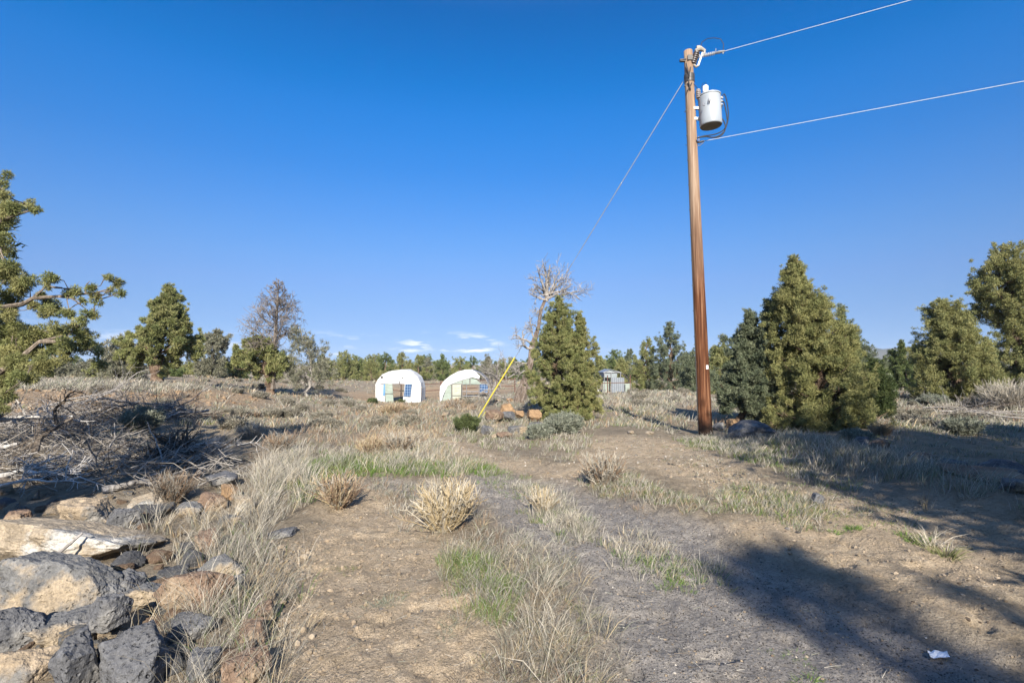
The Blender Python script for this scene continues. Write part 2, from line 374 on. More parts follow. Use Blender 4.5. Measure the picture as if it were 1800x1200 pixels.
# ------------------------------------------------------------------ grasses
PAL = {'grey': [(.35, .325, .275), (.26, .24, .205), (.42, .395, .34), (.19, .175, .145), (.31, .31, .235)], 'straw': [(.46, .37, .23), (.38, .30, .18), (.52, .44, .30)],
       'green': [(.13, .225, .045), (.10, .18, .035), (.18, .25, .07)], 'red': [(.33, .235, .155), (.27, .185, .12), (.38, .29, .20)],
       'sage': [(.25, .265, .19), (.20, .215, .15), (.31, .31, .24)], 'olive': [(.19, .20, .085), (.15, .165, .06), (.24, .24, .12)],
       'dark': [(.13, .105, .08), (.17, .14, .11), (.09, .075, .06)], 'pale': [(.50, .45, .36), (.43, .39, .31), (.56, .51, .42)]}
def pal_cols(name, n, rng):
    p = np.array(PAL[name]); return p[rng.integers(0, len(p), n)] * (0.7 + .55 * rng.random((n, 1)))
def blades(b, root, D, L, Wd, col, bend, rng):
    """curved blades: two cross sections and a tip"""
    n = len(root); L = L[:, None]; Wd = Wd[:, None]
    side = unit(np.cross(D, rng.normal(size=(n, 3))))
    bd = unit(D * [1, 1, 0] + 1e-3) * bend[:, None] * L
    m = root + D * L * .55 + bd * .25; t = root + D * L * 0.97 + bd - np.array([0, 0, .35]) * bend[:, None] * L
    v = np.stack([root - side * Wd * .5, root + side * Wd * .5, m + side * Wd * .38, m - side * Wd * .38, t], 1)
    k = np.arange(n)[:, None] * 5
    c = np.repeat(col, 5, 0)
    base = b.n
    b.add(v.reshape(-1, 3), np.concatenate([k + np.array([[0, 1, 2]]), k + np.array([[0, 2, 3]]), k + np.array([[3, 2, 4]])]), c)
def tufts(b, XY, n_bl, h, spread, lean, pals, rng, wmul=1.0, bend=.35, zoff=-.01):
    """XY tuft centres; n_bl blades each"""
    N = len(XY)
    if N == 0: return
    hs = h * (0.6 + .7 * rng.random(N)); nb = np.maximum(2, rng.poisson(n_bl, N)); idx = np.repeat(np.arange(N), nb); M = len(idx)
    az = rng.random(M) * 2 * math.pi; rr = spread * np.sqrt(rng.random(M)) * (.5 + hs[idx] / h * .5)
    x = XY[idx, 0] + rr * np.cos(az); y = XY[idx, 1] + rr * np.sin(az); z = gz(x, y) + zoff
    ln = lean * (0.25 + 1.1 * rng.random(M)); az2 = az + rng.normal(size=M) * .6
    D = unit(np.stack([np.cos(az2) * ln + .10, np.sin(az2) * ln, np.ones(M)], -1))
    L = hs[idx] * (.45 + .65 * rng.random(M)); d = np.hypot(x, y)
    Wd = np.maximum(.0026, .00085 * d) * wmul * (.7 + .6 * rng.random(M))
    names = list(pals); pr = np.array([pals[k] for k in names], float); pr /= pr.sum()
    tn = rng.choice(len(names), N, p=pr); mixr = rng.random(M) < .25; which = np.where(mixr, rng.choice(len(names), M, p=pr), tn[idx])
    col = np.zeros((M, 3))
    for k, nme in enumerate(names):
        s = which == k; col[s] = pal_cols(nme, s.sum(), rng)
    green = np.isin(which, [k for k, nme in enumerate(names) if nme in ('green', 'olive')]); L = np.where(green, L * .62, L)
    blades(b, np.stack([x, y, z], -1), D, L, Wd, col, bend * (.3 + rng.random(M)), rng)
def sample(poly, n, rng, clump=0.0, feather=0.0):
    p = np.array(poly); lo, hi = p.min(0) - feather, p.max(0) + feather; out = []; got = 0
    for _ in range(200):
        q = lo + (hi - lo) * rng.random((4000, 2)); s = poly_sd(poly, q[:, 0], q[:, 1])
        k = s + feather * (rng.random(len(q)) * 2 - 1) > 0
        if clump: k &= (vnoise(q[:, 0] * 1.3, q[:, 1] * 1.3, 11.5) * .6 + vnoise(q[:, 0] * 4, q[:, 1] * 4, 3.5) * .4) > (rng.random(len(q)) * 1.2 - .6) * 1 + clump - .5
        out.append(q[k]); got += k.sum()
        if got >= n: break
    return np.concatenate(out)[:n]
def farther(XY):  # thin evenly over the picture: fewer tufts far away
    return XY

def build_grass():
    rng = np.random.default_rng(21)
    dry, grn, scrub = MB(), MB(), MB()
    R = lambda pts, n, nb, h, pals, spread=.06, lean=.35, wm=1.0, clump=0.0, bend=.35, to=dry, fe=.15: tufts(to, sample(W(pts), int(n * .8), rng, max(clump, .1), fe), nb * .8, h * .78, spread, lean, pals, rng, wm * .8, bend)
    # tall dry grass along the left rocks
    R([(225, 930), (310, 895), (400, 920), (450, 930), (430, 1010), (300, 1010), (250, 975)], 60, 22, .38, {'grey': 4, 'pale': 2, 'straw': 1, 'olive': .5}, .05, .4)
    R([(400, 930), (470, 950), (520, 1000), (515, 1100), (480, 1230), (420, 1230), (400, 1050), (380, 960)], 110, 22, .40, {'grey': 5, 'pale': 2, 'straw': 1, 'green': 1}, .05, .42)
    R([(270, 1080), (340, 1090), (330, 1200), (300, 1230), (270, 1180)], 14, 14, .52, {'grey': 2, 'pale': 1, 'straw': 1}, .04, .4)
    R([(355, 1085), (430, 1090), (430, 1220), (350, 1230)], 44, 20, .48, {'grey': 3, 'pale': 2, 'green': .6}, .04, .45)
    R([(440, 850), (475, 815), (525, 800), (545, 850), (505, 915), (450, 925)], 170, 28, .46, {'grey': 4, 'pale': 4, 'straw': .5, 'olive': .7}, .07, .38)
    R([(500, 860), (540, 818), (600, 800), (640, 810), (600, 840), (560, 860), (530, 895)], 320, 26, .28, {'green': 5, 'olive': 2, 'grey': 1.2}, .07, .4, to=grn)
    R([(500, 800), (560, 790), (620, 800), (580, 830), (520, 830)], 90, 20, .25, {'grey': 3, 'pale': 2, 'green': 1}, .07, .4)
    # strip between the ruts
    R([(795, 985), (860, 930), (960, 950), (1010, 1010), (1060, 1100), (1085, 1230), (870, 1230), (870, 1130)], 330, 26, .20, {'grey': 8, 'pale': 1.5, 'straw': 2, 'red': 1, 'olive': 1.5, 'sage': 1}, .07, .65, clump=.05, bend=.55)
    R([(900, 1030), (970, 1010), (1010, 1080), (1030, 1200), (900, 1230)], 20, 22, .30, {'pale': 4, 'grey': 3, 'straw': 1}, .05, .55, 1.5)
    R([(785, 985), (850, 985), (890, 1050), (870, 1090), (830, 1060)], 150, 30, .26, {'green': 4, 'olive': 3, 'grey': 1.5}, .05, .35, to=grn)
    R([(690, 890), (740, 870), (850, 905), (960, 960), (880, 985), (790, 985), (740, 930)], 170, 22, .16, {'grey': 5, 'pale': 1.5, 'red': 1, 'olive': 1}, .06, .45)
    R([(640, 845), (760, 850), (840, 885), (760, 890), (680, 880)], 160, 18, .13, {'grey': 4, 'sage': 1, 'red': 2, 'olive': 1.2}, .07, .5)
    # grassy rise in the middle distance
    R([(590, 805), (640, 775), (740, 765), (800, 785), (860, 815), (850, 838), (760, 838), (660, 835)], 560, 20, .27, {'grey': 4, 'pale': 3, 'straw': 1.5, 'green': 1.5, 'red': .8}, .08, .35)
    R([(600, 812), (660, 800), (760, 815), (860, 815), (870, 832), (740, 842), (640, 838)], 700, 20, .25, {'green': 6, 'olive': 2, 'grey': 1}, .08, .35, to=grn)
    R([(830, 820), (880, 815), (930, 845), (960, 870), (900, 870), (850, 850)], 100, 16, .14, {'green': 3, 'olive': 2, 'grey': 2}, .07, .4, to=grn)
    R([(640, 765), (740, 742), (800, 760), (740, 775), (680, 785)], 260, 18, .22, {'red': 3, 'grey': 2, 'straw': 2}, .08, .35, to=scrub)
    # second strip
    R([(905, 850), (960, 850), (1010, 900), (1060, 950), (1010, 945), (930, 895)], 240, 24, .20, {'green': 1.5, 'olive': 1.5, 'grey': 4, 'pale': 2}, .06, .4)
    R([(1060, 955), (1130, 940), (1200, 985), (1270, 990), (1265, 1010), (1160, 1008), (1090, 985)], 80, 26, .17, {'grey': 3, 'pale': 2, 'straw': 1, 'green': 1}, .06, .5)
    R([(1110, 975), (1160, 970), (1260, 995), (1265, 1010), (1160, 1015)], 60, 26, .15, {'green': 6, 'olive': 2}, .05, .5, to=grn)
    # right side of the track
    R([(1025, 840), (1080, 830), (1160, 865), (1230, 890), (1240, 905), (1130, 890), (1050, 862)], 420, 22, .17, {'olive': 3, 'grey': 4, 'pale': 1, 'green': 1.5, 'red': 1}, .07, .45)
    R([(760, 755), (860, 745), (960, 762), (1050, 760), (1035, 800), (1000, 818), (900, 798), (810, 775)], 380, 16, .22, {'grey': 4, 'olive': 2.5, 'pale': 2, 'green': .8}, .09, .35)
    R([(1060, 775), (1120, 765), (1200, 780), (1290, 830), (1260, 830), (1120, 800)], 60, 12, .08, {'olive': 2, 'grey': 3}, .06, .5)
    R([(1150, 810), (1250, 800), (1400, 860), (1330, 870), (1230, 850)], 110, 16, .10, {'grey': 4, 'olive': 2, 'dark': 1}, .07, .5)
    R([(1190, 775), (1250, 768), (1330, 785), (1430, 825), (1500, 870), (1460, 862), (1360, 830), (1260, 800)], 700, 20, .20, {'green': 2.5, 'olive': 3, 'grey': 4, 'pale': 2}, .07, .4)
    R([(1195, 780), (1260, 775), (1290, 790), (1230, 795)], 50, 20, .14, {'green': 5, 'olive': 1}, .06, .45, to=grn)
    R([(1260, 870), (1330, 855), (1420, 880), (1470, 905), (1420, 935), (1330, 915), (1280, 905)], 460, 20, .16, {'green': 2, 'olive': 3, 'grey': 4, 'straw': 1.5}, .06, .45)
    R([(1380, 850), (1480, 870), (1600, 905), (1640, 950), (1500, 920), (1420, 890)], 190, 14, .10, {'olive': 3, 'grey': 3, 'green': 1}, .06, .5)
    for px, py, h, pl in ((1598, 945, .16, 'green'), (1615, 955, .14, 'green'), (1642, 962, .24, 'pale'), (1655, 975, .22, 'olive'), (1495, 930, .10, 'green'), (1470, 900, .10, 'olive'), (1460, 935, .08, 'green'), (1415, 1180, .07, 'green'), (1430, 1195, .07, 'olive'),
                          (1385, 1135, .05, 'green'), (1700, 905, .08, 'pale'), (845, 1165, .11, 'dark'), (885, 1180, .08, 'dark'), (798, 1100, .07, 'sage'), (675, 1055, .08, 'sage'), (690, 1045, .06, 'olive'), (600, 990, .06, 'olive'), (660, 1045, .05, 'dark')):
        g = G(px, py)[:2]; tufts(grn if pl in ('green', 'olive') else dry, g + rng.normal(size=(5, 2)) * .05, 26, h, .05, .75, {pl: 4, 'olive': 1.0}, rng, 1.0, .5)
    # low sprouts on the sand
    R([(500, 1200), (840, 1200), (760, 960), (660, 880), (590, 890), (540, 960)], 90, 9, .035, {'olive': 3, 'sage': 2, 'dark': 1, 'grey': 2}, .03, .9)
    R([(1300, 920), (1650, 930), (1790, 1050), (1640, 1070), (1400, 970)], 60, 9, .035, {'olive': 3, 'dark': 1, 'grey': 2}, .03, .9)
    R([(1050, 780), (1240, 790), (1240, 830), (1150, 820), (1040, 810)], 60, 9, .05, {'olive': 3, 'green': 1, 'grey': 2}, .05, .8)
    # shaded hollow on the right
    R([(1270, 765), (1400, 762), (1550, 790), (1700, 830), (1800, 860), (1800, 930), (1660, 895), (1520, 860), (1400, 812)], 1100, 20, .30, {'grey': 4, 'sage': 2, 'olive': 2, 'pale': 1}, .09, .35)
    R([(1500, 750), (1640, 730), (1800, 740), (1800, 830), (1660, 810), (1540, 780)], 500, 14, .18, {'grey': 3, 'sage': 2, 'olive': 3, 'straw': 1}, .1, .4)
    # reddish scrub towards the white shelters
    R([(520, 745), (600, 725), (680, 708), (760, 712), (830, 705), (850, 725), (760, 745), (660, 760), (590, 790), (520, 790)], 640, 16, .30, {'red': 5, 'grey': 2.5, 'straw': 1}, .14, .4, 1.0, to=scrub, fe=.5)
    R([(400, 770), (520, 740), (600, 745), (620, 790), (560, 800), (480, 800)], 150, 16, .26, {'grey': 3, 'red': 2, 'olive': 1}, .1, .4)
    R([(780, 735), (850, 725), (940, 745), (930, 765), (820, 765)], 170, 18, .24, {'grey': 3, 'olive': 2, 'sage': 2}, .09, .35)
    R([(850, 705), (930, 702), (960, 730), (890, 725)], 200, 18, .28, {'grey': 4, 'sage': 2, 'red': 1}, .1, .35)
    # left field and the crest of the berm
    R([(20, 676), (200, 672), (330, 676), (370, 690), (300, 692), (160, 688), (30, 690)], 420, 16, .40, {'pale': 4, 'grey': 4, 'sage': 2}, .14, .35)
    R([(0, 738), (300, 724), (480, 712), (640, 715), (560, 750), (430, 770), (250, 745), (60, 735)], 380, 11, .17, {'grey': 4, 'straw': 1.5, 'red': 1.5, 'olive': 1}, .12, .5, clump=.05)
    R([(360, 690), (480, 690), (620, 700), (660, 715), (560, 735), (430, 715)], 230, 14, .28, {'grey': 4, 'pale': 1, 'red': 1, 'sage': 2}, .13, .4)
    R([(300, 730), (430, 745), (520, 760), (480, 820), (380, 860), (280, 820)], 120, 16, .22, {'grey': 4, 'red': 1, 'sage': 1}, .09, .45)
    R([(160, 770), (330, 770), (440, 820), (430, 900), (260, 880)], 140, 16, .2, {'grey': 4, 'dark': 2, 'sage': 1}, .07, .45)
    # ground towards the shed and under the right junipers
    R([(1050, 695), (1120, 690), (1240, 692), (1240, 712), (1140, 722), (1060, 712)], 380, 16, .34, {'pale': 3, 'grey': 4, 'sage': 2, 'olive': 1}, .12, .3)
    R([(1040, 710), (1120, 715), (1200, 735), (1190, 765), (1100, 755), (1050, 740)], 330, 15, .20, {'olive': 3, 'grey': 4, 'green': .8}, .09, .35)
    R([(1250, 700), (1320, 695), (1340, 730), (1260, 745)], 200, 14, .24, {'grey': 3, 'olive': 2, 'sage': 1}, .1, .35)
    R([(1500, 700), (1620, 690), (1700, 705), (1800, 720), (1800, 760), (1650, 750), (1540, 740)], 460, 14, .30, {'grey': 4, 'pale': 2, 'sage': 3, 'olive': 1}, .12, .4)
    # broken straw and twigs lying on the bare earth
    n = 5200; d = 2.2 + 9 * rng.random(n) ** 1.3; a = np.radians(-44 + 88 * rng.random(n)); q = np.stack([d * np.tan(a) * .95, d], -1); z = gz(q[:, 0], q[:, 1]) + .004; az = rng.random(n) * 6.28
    D = unit(np.stack([np.cos(az), np.sin(az), .12 * rng.random(n)], -1)); c = np.concatenate([pal_cols('grey', n // 2, rng), pal_cols('dark', n - n // 2, rng)])
    blades(dry, np.stack([q[:, 0], q[:, 1], z], -1), D, .03 + .11 * rng.random(n) ** 2, np.maximum(.003, .0008 * d), c, .15 * rng.random(n), rng)
    # everywhere else: sparse growth thinning with distance
    u = rng.random(5200); d = 13 + 70 * u ** 1.5; a = np.radians(-48 + 96 * rng.random(len(u)))
    q = np.stack([d * np.sin(a) / np.cos(a) * .9, d], -1); k = vnoise(q[:, 0] * .3, q[:, 1] * .3, 6.6) > -.45 + .5 * rng.random(len(q)); q = q[k]
    bare = np.zeros(len(q), bool)
    for pl in (BERM, HILL, DIRT_FAR, BANK): bare |= (poly_sd(pl, q[:, 0], q[:, 1]) > 0) & (rng.random(len(q)) < .8)
    tufts(scrub, q[~bare], 9, .27, .16, .45, {'grey': 5, 'sage': 3, 'red': 2, 'olive': 1.5, 'straw': 1}, rng, 1.25)
    o = dry.build('dry_grass', M_GRASS); tag(o, 'grey and straw dry grass growing in tufts along the ruts', 'grass', kind='stuff')
    o = grn.build('green_grass', M_GRASS); tag(o, 'fresh green grass sprouting beside the wheel ruts', 'grass', kind='stuff')
    o = scrub.build('scrub_grass', M_GRASS); tag(o, 'reddish grey scrub covering the flat ground farther off', 'scrub', kind='stuff')
build_grass()

# ------------------------------------------------------------------ loose stones and clods on the bare ground
def ico(sub):
    bm = bmesh.new(); bmesh.ops.create_icosphere(bm, subdivisions=sub, radius=1.0)
    v = np.array([x.co[:] for x in bm.verts]); f = np.array([[y.index for y in x.verts] for x in bm.faces]); bm.free(); return v, f
ICO = {k: ico(k) for k in (1, 2, 3, 4, 5)}
def build_pebbles():
    rng = np.random.default_rng(5); V, F = ICO[1]; b = MB()
    def scatter(poly, n, smin, smax, cols):
        q = sample(poly, n, rng, 0, .1); n = len(q); s = smin * (smax / smin) ** (rng.random(n) ** 2.2)
        sc = s[:, None] * (.6 + .7 * rng.random((n, 3))) * [1, 1, .7]
        z = gz(q[:, 0], q[:, 1]); a = rng.random(n) * 6.28
        v = V[None] * (1 + .35 * (rng.random((n, len(V), 1)) - .5)) * sc[:, None]
        x = v[..., 0] * np.cos(a)[:, None] - v[..., 1] * np.sin(a)[:, None]; y = v[..., 0] * np.sin(a)[:, None] + v[..., 1] * np.cos(a)[:, None]
        v = np.stack([x + q[:, 0:1], y + q[:, 1:2], v[..., 2] + (z + s * .15)[:, None]], -1)
        c = np.array(cols)[rng.integers(0, len(cols), n)] * (.50 + .32 * rng.random((n, 1)))
        b.add(v.reshape(-1, 3), (F[None] + (np.arange(n) * len(V))[:, None, None]).reshape(-1, 3), np.repeat(c, len(V), 0))
    sandc = [(.35, .28, .20), (.32, .25, .17), (.39, .32, .235), (.28, .225, .165)]; gray = [(.08, .075, .07), (.16, .15, .14), (.26, .24, .21), (.5, .46, .4), (.2, .15, .11)]
    scatter(SAND_RUT, 1500, .003, .016, sandc * 3 + gray[1:2]); scatter(SAND_RUT, 300, .003, .007, gray)
    scatter(GRAVEL, 6000, .0025, .010, gray[:3] * 2 + gray + sandc * 2); scatter(BANK, 1500, .003, .016, sandc + [(.13, .1, .075)])
    scatter(DIRT_FAR, 900, .006, .03, sandc + gray[2:4]); scatter(BERM, 500, .02, .12, [(.34, .24, .15), (.3, .2, .12), (.4, .3, .2)])
    scatter(W([(450, 950), (540, 960), (540, 1100), (480, 1200)]), 300, .006, .04, sandc)
    scatter(W([(1150, 800), (1300, 830), (1500, 900), (1400, 940), (1250, 860)]), 800, .006, .03, sandc + gray[:2])
    scatter(W([(520, 940), (680, 930), (760, 1000), (700, 1120), (520, 1180)]), 150, .008, .024, [(.37, .295, .21)] * 2 + [(.32, .25, .175)])
    scatter(W([(1500, 960), (1790, 960), (1790, 1080), (1640, 1060)]), 120, .007, .02, [(.42, .34, .25)])
    m, nt, bs = mat('loose_stone', 1, .1); at = node(nt, 'ShaderNodeVertexColor', _layer_name='col'); nt.links.new(at.outputs[0], bs.inputs[0])
    o = b.build('gravel', m); tag(o, 'loose pebbles and clods strewn over the bare earth', 'gravel', kind='stuff')
build_pebbles()

# ------------------------------------------------------------------ rocks
def m_rock(name, base, patch, white, pit=.5, patch_at=.52, white_at=.66):
    m, nt, b = mat(name, .95, .12); Lk = nt.links
    n1 = noise(nt, 2.4, 6, .6); n2 = noise(nt, 9, 6, .65); n3 = noise(nt, 60, 4, .7); n4 = noise(nt, 1.7, 5, .6, 'Object', (1, 1, 1.6))
    tc = node(nt, 'ShaderNodeTexCoord'); vo = node(nt, 'ShaderNodeTexVoronoi', Scale=34.0); Lk.new(tc.outputs['Object'], vo.inputs['Vector'])
    a = np.array(base)
    c = ramp(nt, n2.outputs[0], [(.3, tuple(a * .7)), (.5, tuple(a)), (.7, tuple(a * 1.4))]).outputs[0]
    f = node(nt, 'ShaderNodeMapRange'); f.inputs[1].default_value = patch_at - .03; f.inputs[2].default_value = patch_at + .05; Lk.new(n1.outputs[0], f.inputs[0])
    p = np.array(patch); pc = ramp(nt, n2.outputs[0], [(.3, tuple(p * .75)), (.7, tuple(p * 1.2))]).outputs[0]
    c = mix(nt, f.outputs[0], c, pc)
    g = node(nt, 'ShaderNodeMapRange'); g.inputs[1].default_value = white_at - .03; g.inputs[2].default_value = white_at + .05; Lk.new(n4.outputs[0], g.inputs[0])
    c = mix(nt, g.outputs[0], c, white)
    sp = ramp(nt, n3.outputs[0], [(.3, (.65, .65, .66)), (.7, (1.25, 1.24, 1.22))]).outputs[0]
    c = mix(nt, 1.0, c, sp, 'MULTIPLY'); Lk.new(c, b.inputs[0])
    hole = node(nt, 'ShaderNodeMapRange'); hole.inputs[1].default_value = .12; hole.inputs[2].default_value = .34; Lk.new(vo.outputs['Distance'], hole.inputs[0])
    bump(nt, b, [(n2.outputs[0], .8, .05), (n3.outputs[0], .7, .012), (hole.outputs[0], pit, .018)]); return m
ROCKM = {'grey': m_rock('basalt_grey', (.12, .122, .128), (.19, .185, .175), (.45, .43, .39), .8, .58, .70),
         'tan': m_rock('lichen_tan_rock', (.30, .24, .17), (.16, .155, .145), (.46, .42, .36), .35, .56, .64),
         'white': m_rock('chalky_rock', (.30, .25, .185), (.17, .165, .155), (.44, .425, .39), .35, .57, .57),
         'brown': m_rock('reddish_rock', (.20, .14, .10), (.26, .20, .14), (.30, .27, .23), .6, .55, .70),
         'orange': m_rock('orange_rock', (.27, .18, .105), (.14, .135, .13), (.55, .48, .38), .3, .60, .66),
         'mixed': m_rock('half_tan_basalt', (.15, .15, .148), (.30, .245, .175), (.48, .44, .38), .6, .535, .68)}
def rock_mesh(seed, dims, kind, sub=5, npl=11, sharp=34):
    rng = np.random.default_rng(seed); V, F = ICO[sub]
    N = unit(rng.normal(size=(npl, 3))); D = .70 + .36 * rng.random(len(N)); N = np.concatenate([N, [[0, 0, 1], [0, 0, -1], [1, 0, 0], [-1, 0, 0], [0, 1, 0], [0, -1, 0]]]); D = np.concatenate([D, [.95, .95, 1.05, 1.05, 1.05, 1.05]])
    q = np.maximum(V @ N.T, 1e-3) / D[None]
    r = 1 / ((q ** sharp).sum(1) ** (1 / sharp))
    p = V * r[:, None]; o = rng.random(3) * 50
    n = sum(a * vnoise(p[:, 0] * s + o[0], p[:, 1] * s + o[1], p[:, 2] * s + o[2]) for s, a in ((2.2, .075), (5, .06), (11, .036), (24, .018), (48, .009)))
    p = p * (1 + n)[:, None] * np.asarray(dims)
    b = MB(); b.add(p, F); return b
def rock(label, px, py, w, h, kind, seed, yaw=0, tilt=(0, 0), depth=.85, group=None, lift=.0, sink=.3, big=1.0):
    g = G(px, min(py + h * .5, 1330)); d = g[1]; wm = w * d / 900 * .43 * big; hm = h * d / 900 * .47 * big
    sub = 5 if w * d / 900 > .25 and d < 6 else 4 if w > 13 else 3
    b = rock_mesh(seed, (wm, wm * depth, hm), kind, sub)
    o = b.build('rock', ROCKM[kind], smooth=False)
    o.rotation_euler = (math.radians(tilt[0]), math.radians(tilt[1]), math.radians(yaw)); o.location = (g[0], g[1] + wm * depth * .55, g[2] + hm * (1 - sink * 1.6) + lift)
    tag(o, label, 'rock', group); return o
def build_rocks():
    G1 = 'rocks heaped along the left edge'
    R = lambda *a, **k: rock(*a, group=G1, **k)
    R('long tilted slab with tan top and chalk white front, widest rock of the left heap', 95, 952, 330, 72, 'white', 11, 8, (-10, 5), depth=.42)
    R('big tan and grey boulder with shadow stripes above the white fronted slab', 148, 897, 100, 72, 'tan', 12, 20, (8, 0))
    R('broad flat topped tan and grey boulder in front of the white slab', 95, 1035, 205, 112, 'mixed', 13, -12, (-14, 8), depth=.7)
    R('round dark grey pitted boulder cut by the left edge of the picture', 12, 1100, 84, 112, 'grey', 14, 40, (0, -14))
    R('small dark pitted rock perched between two bigger grey boulders', 178, 1105, 82, 76, 'grey', 15, 15, (0, 0), lift=.10, depth=.8)
    R('upright dark grey boulder with pale streaks at the bottom of the left heap', 122, 1162, 84, 135, 'grey', 16, 70, (8, -8))
    R('largest smooth pale grey boulder at the bottom, chalky at its foot', 222, 1158, 138, 128, 'grey', 17, 130, (-6, 6))
    R('tan lichen rock in the bottom left corner', 30, 1178, 95, 66, 'tan', 18, 0, (0, 6))
    R('flat half tan rock wedged behind the upright dark boulder', 75, 1118, 110, 52, 'mixed', 19, 30)
    R('reddish tan boulder standing in the tall dry grass', 318, 1048, 122, 86, 'brown', 20, -25, (-12, -8))
    R('grey rock with tan cap behind the reddish boulder in grass', 378, 1000, 86, 52, 'mixed', 21, 10)
    R('bright cream and tan rock at the top of the heap under the brush', 250, 880, 68, 42, 'white', 22, 0, (6, 0))
    R('dark shaded rock in the gap left of the cream rock', 208, 908, 48, 52, 'grey', 23, 50)
    R('low flat rock with tan upper face beside the seeding grass', 325, 897, 48, 26, 'mixed', 24, 10)
    R('brown lumpy rock at the upper right of the heap', 364, 880, 58, 40, 'brown', 25, 60)
    R('rusty tan rock leaning on the brown lumpy rock', 398, 866, 42, 32, 'orange', 26, 80)
    R('small pale rock at the right end of the heap by tall grass', 424, 884, 38, 34, 'white', 27, 20)
    R('flat grey stone alone at the edge of the sandy rut', 490, 936, 50, 20, 'grey', 28, 5, sink=.45)
    R('brown cracked rock half hidden by dry stalks', 358, 952, 56, 42, 'brown', 29, -40)
    R('dark blue grey rock in the hollow behind the pale boulder', 212, 1030, 66, 62, 'grey', 30, 0)
    R('long shaded stone with pale crust right of the broad tan boulder', 232, 1052, 76, 46, 'mixed', 31, 15)
    R('reddish brown rock beside the sand at the bottom', 440, 1120, 58, 46, 'brown', 32, 0)
    R('maroon brown rock at the bottom edge among stalks', 428, 1178, 78, 62, 'brown', 33, 45)
    R('small tan brown rock on the slope by the sand', 458, 1080, 50, 44, 'brown', 34, 70)
    R('tan sided rock under the grey capped rock', 405, 1035, 52, 54, 'mixed', 35, 0)
    R('brown rock at the left edge above the long slab', 16, 912, 60, 44, 'brown', 36, 0)
    R('shadowed grey rock between reddish boulder and smooth boulder', 330, 1112, 74, 44, 'grey', 37, 20)
    R('chunky grey rock at the bottom beside the maroon rock', 352, 1165, 70, 56, 'grey', 38, 60)
    R('grey brown flat rock among grass in the upper heap', 400, 915, 46, 26, 'mixed', 39, 10)
    R('lumpy grey rock in shade at the top of the heap', 385, 850, 60, 30, 'grey', 40, 10)
    R('narrow tan rock beneath the white slab at left edge', 40, 1000, 60, 40, 'tan', 41, 25)
    rng = np.random.default_rng(99)
    protos = {}
    for k in range(170):    # rubble filling the gaps
        px, py = rng.uniform(-40, 450), rng.uniform(870, 1210)
        if px > 330 + (py - 870) * .4: continue
        s = 12 + 34 * rng.random() ** 1.6; kd = ['grey', 'brown', 'mixed', 'tan'][rng.integers(0, 4)]; g = G(px, py)
        key = (kd, rng.integers(0, 3))
        if key not in protos:
            o = rock_mesh(300 + len(protos), (1, .85, .7), kd, 4).build('rubble_stone', ROCKM[kd]); protos[key] = o
        else:
            o = protos[key].copy(); COL.objects.link(o)
        wm = s * g[1] / 900 * .55; o.scale = (wm, wm, wm); o.rotation_euler = (rng.uniform(-.4, .4), rng.uniform(-.4, .4), rng.uniform(0, 6)); o.location = (g[0], g[1], g[2] + wm * .25)
        tag(o, 'small rubble stone filling a gap in the rock heap', 'stone', 'rubble stones in the rock heap')
    G2 = 'rocks of the mound below the dead tree'
    for lab, px, py, w, h, kd in (
            ('bright orange block at the top of the mound by the yellow guard', 890, 722, 30, 22, 'orange'), ('dark grey rock just below the bright orange block', 893, 736, 28, 16, 'grey'),
            ('rusty brown sloping rock right of the yellow guard foot', 868, 735, 40, 20, 'brown'), ('dark round rock at the lower left of the mound', 855, 749, 20, 20, 'grey'),
            ('chalk white small rock on the front of the mound', 870, 747, 15, 9, 'white'), ('tan stone lying in front of the mound', 869, 762, 10, 8, 'tan'),
            ('small orange rock in the middle of the mound', 915, 733, 20, 14, 'orange'), ('orange slab at the right of the mound beside the green tree', 940, 732, 28, 22, 'orange'),
            ('big dark grey rock at the lower right of the mound', 942, 748, 36, 20, 'grey'), ('flat grey brown rock filling the mound front', 905, 750, 40, 14, 'mixed'),
            ('brown rock at the base of the mound in dry grass', 885, 760, 30, 12, 'brown'), ('pale rock at the foot of the dead trunk', 936, 707, 14, 9, 'white'),
            ('tan rock in grass left of the dead trunk', 878, 704, 14, 8, 'tan'), ('flat pink stone in the grass left of the green shrub', 782, 733, 16, 8, 'tan'),
            ('orange rock behind the mound near the dead trunk', 896, 703, 14, 9, 'orange')):
        rock(lab, px, py, w, h, kd, 400 + px + py, yaw=px * 7 % 180, group=G2, big=1.1, lift=.08 if py < 740 else .02)
    G3 = 'rocks along the right bank'
